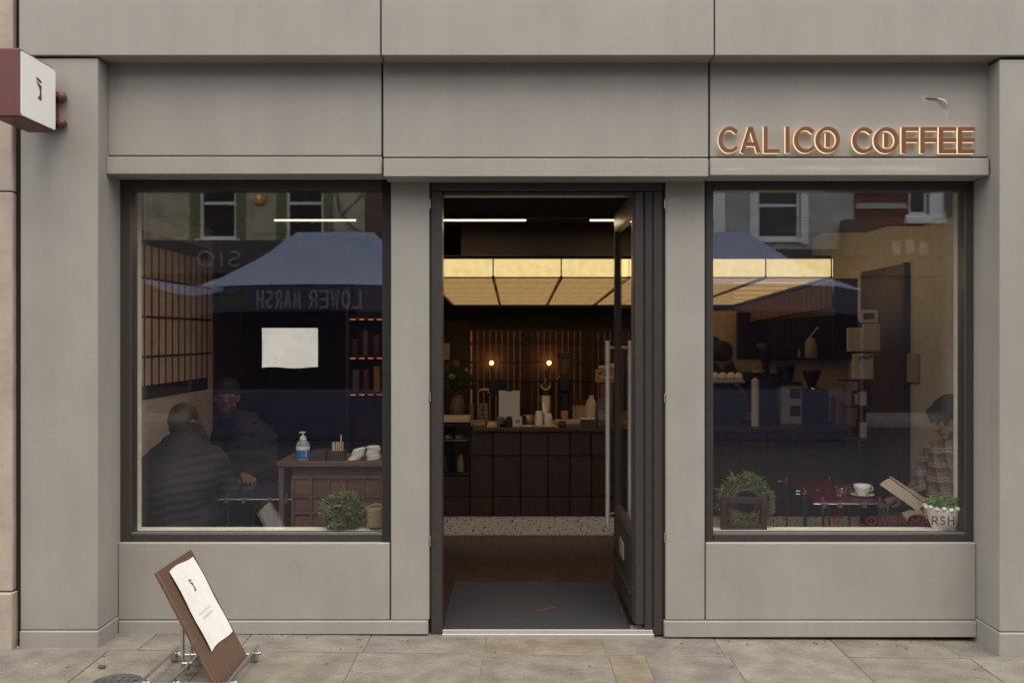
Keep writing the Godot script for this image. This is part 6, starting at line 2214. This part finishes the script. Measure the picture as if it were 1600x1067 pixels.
func newspaper() -> void:
	var z := -0.50
	var o := thing("newspaper", "folded cream newspaper held open by the reading person", "newspaper", P(1410, 790, z))
	var leaf := func(a: Vector3, b: Vector3, c: Vector3, d: Vector3, bow: float) -> void:
		var st := mb()
		var g := []
		for j in 6:
			var row := []
			for i in 6:
				var p: Vector3 = a.lerp(b, i / 5.0).lerp(d.lerp(c, i / 5.0), j / 5.0)
				p += Vector3(0, bow * sin(PI * i / 5.0), bow * 0.6 * sin(PI * j / 5.0))
				row.append(p)
			g.append(row)
		sheet(st, g, 0.0006)
		obj("leaf", st, M.newsprint, o)
	# near leaf, then the two behind it
	leaf.call(P(1375, 757, z), P(1391, 747.5, z), P(1446, 788, z + 0.03), P(1435, 799, z + 0.02), 0.006)
	leaf.call(P(1390, 745, z - 0.02), P(1394, 747, z - 0.12), P(1450, 780, z - 0.12), P(1446, 786, z + 0.01), 0.008)

# ---------------------------------------------------------------- the street behind the camera, seen in the glass
func ready_street() -> void:
	var st: SurfaceTool
	var zf := 15.0
	var K := 71.8
	# cream house with two sash windows
	var b := thing("cream_house", "cream painted house with olive trimmed sash windows across the street", "building", Vector3(-8, 0, zf))
	var facade := func(o: Node3D, x0: float, x1: float, m: Material, wins: Array, y0: float, top: float) -> void:
		# wall pieces round the openings, openings as [x0, x1, y0, y1]
		var s := mb()
		var x := x0
		for w in wins:
			bx(s, Vector3(x, y0, zf), Vector3(w[0], top, zf + 0.3), 0)
			bx(s, Vector3(w[0], y0, zf), Vector3(w[1], w[2], zf + 0.3), 0)
			bx(s, Vector3(w[0], w[3], zf), Vector3(w[1], top, zf + 0.3), 0)
			x = w[1]
		bx(s, Vector3(x, y0, zf), Vector3(x1, top, zf + 0.3), 0)
		obj("wall", s, m, o)
		s = mb()
		bx(s, Vector3(x0, -0.1, zf + 0.3), Vector3(x1, top, zf + 6), 0)
		obj("rear_block", s, m, o)
		for w in wins:
			var g := part("window", o)
			s = mb()
			for e in [[w[0], w[0] + 0.06, w[2], w[3]], [w[1] - 0.06, w[1], w[2], w[3]], [w[0] + 0.06, w[1] - 0.06, w[2], w[2] + 0.07], [w[0] + 0.06, w[1] - 0.06, w[3] - 0.07, w[3]], [w[0] + 0.06, w[1] - 0.06, (w[2] + w[3]) * 0.5 - 0.03, (w[2] + w[3]) * 0.5 + 0.03]]:
				bx(s, Vector3(e[0], e[2], zf + 0.06), Vector3(e[1], e[3], zf + 0.14), 0.004)
			obj("sash_frame", s, M.white_trim, g)
			s = mb()
			bx(s, Vector3(w[0], w[2], zf + 0.11), Vector3(w[1], w[3], zf + 0.13), 0)
			obj("pane", s, M.window_dark, g)
			s = mb()
			bx(s, Vector3(w[0] - 0.08, w[2] - 0.07, zf - 0.06), Vector3(w[1] + 0.08, w[2], zf + 0.06), 0.006)
			obj("sill", s, M.white_trim, g)
	facade.call(b, -34.0, -3.27, M.cream_render, [[-11.6, -10.8, 3.78, 5.6], [-9.4, -8.6, 3.78, 5.6], [-6.86, -6.06, 3.72, 5.3], [-4.98, -4.16, 3.72, 5.3]], 3.7, 9.0)
	for x in [-6.86, -6.06, -4.98, -4.16]:
		st = mb()
		bx(st, Vector3(x - 0.2 if x in [-6.86, -4.98] else x, 3.7, zf - 0.03), Vector3(x if x in [-6.86, -4.98] else x + 0.2, 5.5, zf + 0.02), 0.004)
		obj("olive_surround", st, M.olive_trim, b)
	st = mb()
	bx(st, Vector3(-8.3, 3.7, zf - 0.1), Vector3(-8.0, 9.0, zf), 0.01)
	obj("pilaster", st, M.white_trim, b)
	st = mb()
	bx(st, Vector3(-34, 2.95, zf - 0.25), Vector3(-3.3, 3.68, zf + 0.3), 0.01)
	obj("shop_fascia", st, M.shop_fascia, b)
	st = mb()
	bx(st, Vector3(-34, 0.5, zf + 0.15), Vector3(-3.3, 2.95, zf + 0.2), 0)
	obj("shop_window", st, M.window_dark, b)
	st = mb()
	bx(st, Vector3(-34, -0.04, zf), Vector3(-3.3, 0.5, zf + 0.25), 0.01)
	obj("shop_base", st, M.shop_fascia, b)
	# letters of the fascia that show beside the market canopy
	var back := Transform3D(Basis(Vector3.UP, PI), Vector3(0, 0, zf - 0.26))
	var xs := [[6.22, 6.55, "I"], [6.4, 6.84, "O"], [5.98, 6.28, "S"]]
	letter(b, "fascia_letter", "0", 6.44, 6.82, 3.1, 3.45, 0.02, 0.02, 0.02, M.banner_grey, false, back)
	letter(b, "fascia_letter", "I", 6.26, 6.34, 3.1, 3.45, 0.02, 0.02, 0.02, M.banner_grey, false, back)
	letter(b, "fascia_letter", "S", 5.88, 6.16, 3.1, 3.45, 0.02, 0.02, 0.02, M.banner_grey, false, back)
	st = mb()
	cyl(st, Vector3(-5.54, 4.6, zf), Vector3(-5.54, 4.6, zf - 0.1), 0.16, 0.14, 6)
	obj("alarm_box", st, M.alarm_yellow, b)
	st = mb()
	cyl(st, Vector3(-5.54, 4.63, zf - 0.1), Vector3(-5.54, 4.63, zf - 0.104), 0.06, 0.06, 4)
	obj("alarm_label", st, M.white_trim, b)
	st = mb()
	tube(st, [Vector3(-3.9, 4.9, zf - 0.02), Vector3(-3.8, 4.3, zf - 0.06), Vector3(-3.5, 3.95, zf - 0.08), Vector3(-3.3, 3.85, zf - 0.02)], 0.015, 6)
	tube(st, [Vector3(-3.3, 4.7, zf - 0.02), Vector3(-3.75, 4.25, zf - 0.05), Vector3(-3.6, 4.0, zf - 0.08)], 0.012, 6)
	obj("loose_wiring", st, M.black_plastic, b)
	# brown brick strip and pale rendered house
	b = thing("pale_house", "pale rendered house with a white sash window across the street", "building", Vector3(2, 0, zf))
	facade.call(b, -3.26, -2.4, M.brown_brick, [], -0.1, 9.2)
	facade.call(b, -2.39, 7.36, M.pale_render, [[0.5, 1.5, 3.72, 5.4], [5.26, 6.2, 3.72, 5.2]], 3.5, 8.8)
	st = mb()
	for x in [5.1, 6.2]: bx(st, Vector3(x, 3.6, zf - 0.05), Vector3(x + 0.16, 5.5, zf + 0.02), 0.006)
	bx(st, Vector3(4.3, 3.5, zf - 0.06), Vector3(4.55, 8.8, zf), 0.006)
	obj("white_surround", st, M.white_trim, b)
	st = mb()
	bx(st, Vector3(-2.39, -0.04, zf - 0.1), Vector3(7.36, 3.5, zf + 0.3), 0.01)
	obj("ground_floor", st, M.shop_fascia, b)
	# red brick house with stone bands
	b = thing("brick_house", "red brick house with pale stone bands and white windows across the street", "building", Vector3(10.5, 0, zf))
	facade.call(b, 7.37, 34.5, M.red_brick, [[8.55, 8.98, 4.25, 6.0], [9.28, 9.9, 4.25, 6.0], [11.5, 12.2, 4.25, 6.0]], 3.4, 9.2)
	for y in [4.72, 4.38, 5.1, 5.5]:
		st = mb()
		bx(st, Vector3(7.4, y, zf - 0.03), Vector3(8.5, y + 0.12, zf + 0.02), 0.005)
		obj("stone_band", st, M.pale_render, b)
	st = mb()
	bx(st, Vector3(8.98, 4.1, zf - 0.08), Vector3(9.28, 6.2, zf + 0.1), 0.01)
	bx(st, Vector3(8.45, 4.05, zf - 0.12), Vector3(10.1, 4.2, zf + 0.1), 0.01)
	obj("white_mullion", st, M.white_trim, b)
	st = mb()
	bx(st, Vector3(7.2, 2.9, zf - 0.3), Vector3(34.5, 3.95, zf + 0.3), 0.02)
	bx(st, Vector3(7.0, 3.3, zf - 0.5), Vector3(7.5, 4.1, zf - 0.1), 0.03)
	obj("dark_fascia", st, M.shop_fascia, b)
	rng.seed = 8
	for i in 6:
		if i == 3: continue
		st = mb()
		box(st, Vector3(8.15 + 0.29 * i, 3.5 + 0.03 * sin(i * 2.0), zf - 0.31), Vector3(0.19, rng.randf_range(0.25, 0.36), 0.02), 0.01)
		obj("pale_sign_shape", st, M.banner_grey, b)
	st = mb()
	bx(st, Vector3(7.37, -0.04, zf - 0.05), Vector3(34.5, 2.9, zf + 0.3), 0.01)
	obj("shop_window", st, M.window_dark, b)
	# market canopies
	var t := gazebo("blue market canopy with a lettered dark valance standing in the street", Vector3(-3.35, -0.17, 12.1), 2.25, 1.5, 0.72, true)
	t = gazebo("blue market canopy with a pale round emblem in the street to the right", Vector3(3.65, -0.17, 12.1), 2.3, 1.5, 0.7, false)
	st = mb()
	extrude(st, arc(0, 0, 0.36, 0.36, 0, 345, 23), 0, 0.01, Transform3D(Basis(Vector3.RIGHT, 0.62).rotated(Vector3.UP, PI), Vector3(3.35, 3.33, 11.62)))
	obj("round_emblem", st, mat("emblem_pink", C(0.4, 0.27, 0.24), 0.7), t)
	st = mb()
	extrude(st, arc(0, 0, 0.16, 0.16, 0, 345, 23), 0.002, 0.016, Transform3D(Basis(Vector3.RIGHT, 0.62).rotated(Vector3.UP, PI), Vector3(3.35, 3.33, 11.62)))
	obj("emblem_centre", st, M.tent_navy, t)

func gazebo(label: String, at: Vector3, a: float, b: float, r: float, lettered: bool) -> Node3D:
	var o := thing("market_canopy", label, "canopy", at, "blue market canopies", true)
	var eave := 2.62
	var peak := 3.72
	var fold := FastNoiseLite.new()
	fold.seed = 17
	fold.frequency = 0.9
	var st := mb()
	var g := []
	for j in 37:
		var row := []
		for i in 57:
			var x := lerpf(-a, a, i / 56.0)
			var z := lerpf(-b, b, j / 36.0)
			var t := clampf(maxf((absf(x) - r) / (a - r), absf(z) / b), 0.0, 1.0)
			var sag := 0.05 * sin(PI * clampf((x + a) / (2 * a), 0, 1)) * maxf(0.0, t - 0.6) / 0.4
			row.append(Vector3(x, eave + (peak - eave) * pow(1.0 - t, 1.42) + sag + (0.05 * fold.get_noise_2d(x * 1.3 + z * 0.9, z * 2.4) + 0.035 * sin(x * 4.0 + z * 7.0 + 3.0 * fold.get_noise_2d(x, z))) * (1 - absf(2 * t - 1)) * (1.0 if absf(x) < r * 1.2 else 0.35) - 0.06 * smoothstep(0.75, 1.0, absf(x) / a) * smoothstep(0.75, 1.0, absf(z) / b), z))
		g.append(row)
	sheet(st, g, 0.0)
	obj("roof", st, M.tent_blue, o)
	if lettered:
		# slack corner flap
		st = mb()
		var f := []
		for j in 5:
			var row := []
			for i in 9:
				var u := i / 8.0
				var v := j / 4.0
				row.append(Vector3(-a - 0.1 + lerpf(-0.25, 0.75, u), eave - 0.1 + 0.22 * pow(1 - u, 2.0) + 0.12 * u + lerpf(0.0, -0.09 - 0.08 * sin(PI * u), v), -b - 0.02 - 0.9 * (1 - u) - 0.02 * v))
			f.append(row)
		sheet(st, f, 0.0)
		obj("corner_flap", st, M.tent_blue, o)
	# valances, back and side curtains
	st = mb()
	for s in [[Vector3(-a, 0, -b), Vector3(a, 0, -b), 0.42], [Vector3(a, 0, -b), Vector3(a, 0, b), 0.42], [Vector3(-a, 0, -b), Vector3(-a, 0, b), 0.42]]:
		var rows := []
		for j in 3:
			var row := []
			for i in 29:
				var u := i / 28.0
				var p: Vector3 = s[0].lerp(s[1], u)
				p += Vector3(0, 0, 1).rotated(Vector3.UP, 0.0) * 0.0
				p.y = eave - 0.02 + 0.04 * sin(PI * u) - s[2] * j / 2.0 - 0.04 * (1.0 - smoothstep(0.0, 0.15, minf(u, 1 - u)))
				row.append(p)
			rows.append(row)
		sheet(st, rows, 0.004)
	obj("valance", st, M.tent_navy, o)
	for s in [[Vector3(-a, 0, b), Vector3(a, 0, b)], [Vector3(a - 0.02, 0, b), Vector3(a - 0.02, 0, -b)], [Vector3(-a + 0.02, 0, b), Vector3(-a + 0.02, 0, -b)]]:
		st = mb()
		var rows := []
		for j in 6:
			var row := []
			for i in 33:
				var u := i / 32.0
				var p: Vector3 = s[0].lerp(s[1], u)
				var n: Vector3 = (s[1] - s[0]).normalized().cross(Vector3.UP)
				p += n * 0.03 * sin(u * 40.0)
				p.y = lerpf(eave - 0.03, 0.08, j / 5.0)
				row.append(p)
			rows.append(row)
		sheet(st, rows, 0.004)
		obj("curtain", st, M.tent_navy, o)
	for x in [-a + 0.05, a - 0.05]:
		for z in [-b + 0.05, b - 0.05]:
			st = mb()
			bx(st, Vector3(x - 0.02, 0, z - 0.02), Vector3(x + 0.02, eave - 0.06, z + 0.02), 0.003)
			obj("pole", st, M.grey_plastic, o)
	st = mb()
	bx(st, Vector3(-a + 0.15, 0.0, -b + 0.15), Vector3(a - 0.15, 0.85, -b + 0.8), 0.02)
	obj("draped_stall", st, M.tent_navy, o)
	if lettered:
		var xf := Transform3D(Basis(Vector3.UP, PI), Vector3(0, 0, -b - 0.012))
		var words := [["LOWER", -0.75, 0.18, "banner_grey"], ["MARSH", 0.28, 1.06, "banner_grey"], ["MARKET", 1.16, 1.98, "banner_green"]]
		for w in words:
			var n: int = w[0].length()
			var cw: float = (w[2] - w[1]) / n
			for i in n:
				var x0: float = w[1] + cw * i
				letter(o, "banner_letter", "0" if w[0][i] == "O" else w[0][i], x0 + 0.01, x0 + cw * 0.88, eave - 0.36, eave - 0.05, 0.019, 0.004, 0.004, M[w[3]], false, xf)
	return o

func _ready() -> void:
	var cam := Camera3D.new()
	cam.name = "camera"
	cam.position = EYE
	cam.projection = Camera3D.PROJECTION_FRUSTUM
	cam.near = 0.1
	cam.far = 400.0
	cam.size = 0.1 * 1067.0 / F
	cam.frustum_offset = Vector2(-5.0, -8.5) * 0.1 / F
	add_child(cam)
	var at := CameraAttributesPhysical.new()
	at.exposure_aperture = 2.8
	at.frustum_focus_distance = 4.95
	at.frustum_focal_length = 33.0
	at.frustum_near = 0.1
	at.frustum_far = 400.0
	cam.attributes = at
	cam.current = true
	var env := Environment.new()
	env.background_mode = Environment.BG_SKY
	var sky := ProceduralSkyMaterial.new()
	sky.sky_top_color = Color(0.93, 0.95, 0.98)
	sky.sky_horizon_color = Color(0.70, 0.71, 0.73)
	sky.ground_bottom_color = Color(0.3, 0.29, 0.28)
	sky.ground_horizon_color = Color(0.5, 0.49, 0.48)
	sky.sky_curve = 0.2
	sky.sun_angle_max = 1.0
	env.sky = Sky.new()
	env.sky.sky_material = sky
	env.background_energy_multiplier = 2.0
	env.tonemap_mode = Environment.TONE_MAPPER_LINEAR
	env.tonemap_exposure = 1.65
	env.sdfgi_enabled = true
	env.ssao_enabled = true
	env.ssil_enabled = true
	var we := WorldEnvironment.new()
	we.name = "world_environment"
	we.environment = env
	add_child(we)
	var sun := DirectionalLight3D.new()
	sun.name = "overcast_sun"
	sun.rotation_degrees = Vector3(-62, 12, 0)
	sun.light_color = Color(1.0, 0.97, 0.92)
	sun.light_energy = 0.5
	sun.light_angular_distance = 40.0
	sun.shadow_enabled = true
	add_child(sun)
	materials()
	ready_ground()
	ready_front()
	ready_street()
	ready_room()
	ready_seating()
	mat_rug()
	front_things()

func mat_rug() -> void:
	var st := mb()
	bx(st, Vector3(X(691.5, -0.1), FL + 0.001, -0.08), Vector3(0.632, FL + 0.012, -1.03), 0.004)
	var o := thing("door_mat", "large dark grey fibre door mat inside the open doorway", "mat", Vector3(0.0, FL, -0.58))
	obj("pile", st, M.mat_fibre, o)
	var k := Transform3D(Basis(Vector3.RIGHT, -PI / 2) * Basis(Vector3.BACK, PI / 2) * 0.11, Vector3(X(851, -0.4), FL + 0.0122, -0.42))
	k.basis = Basis(Vector3.RIGHT * 0.09, Vector3(0, 0, -1) * 0.13, Vector3.UP * 0.09).rotated(Vector3.UP, -1.1)
	emblem(o, "red_emblem", k, 0.008, mat("mat_red", C(0.16, 0.02, 0.015), 0.95))
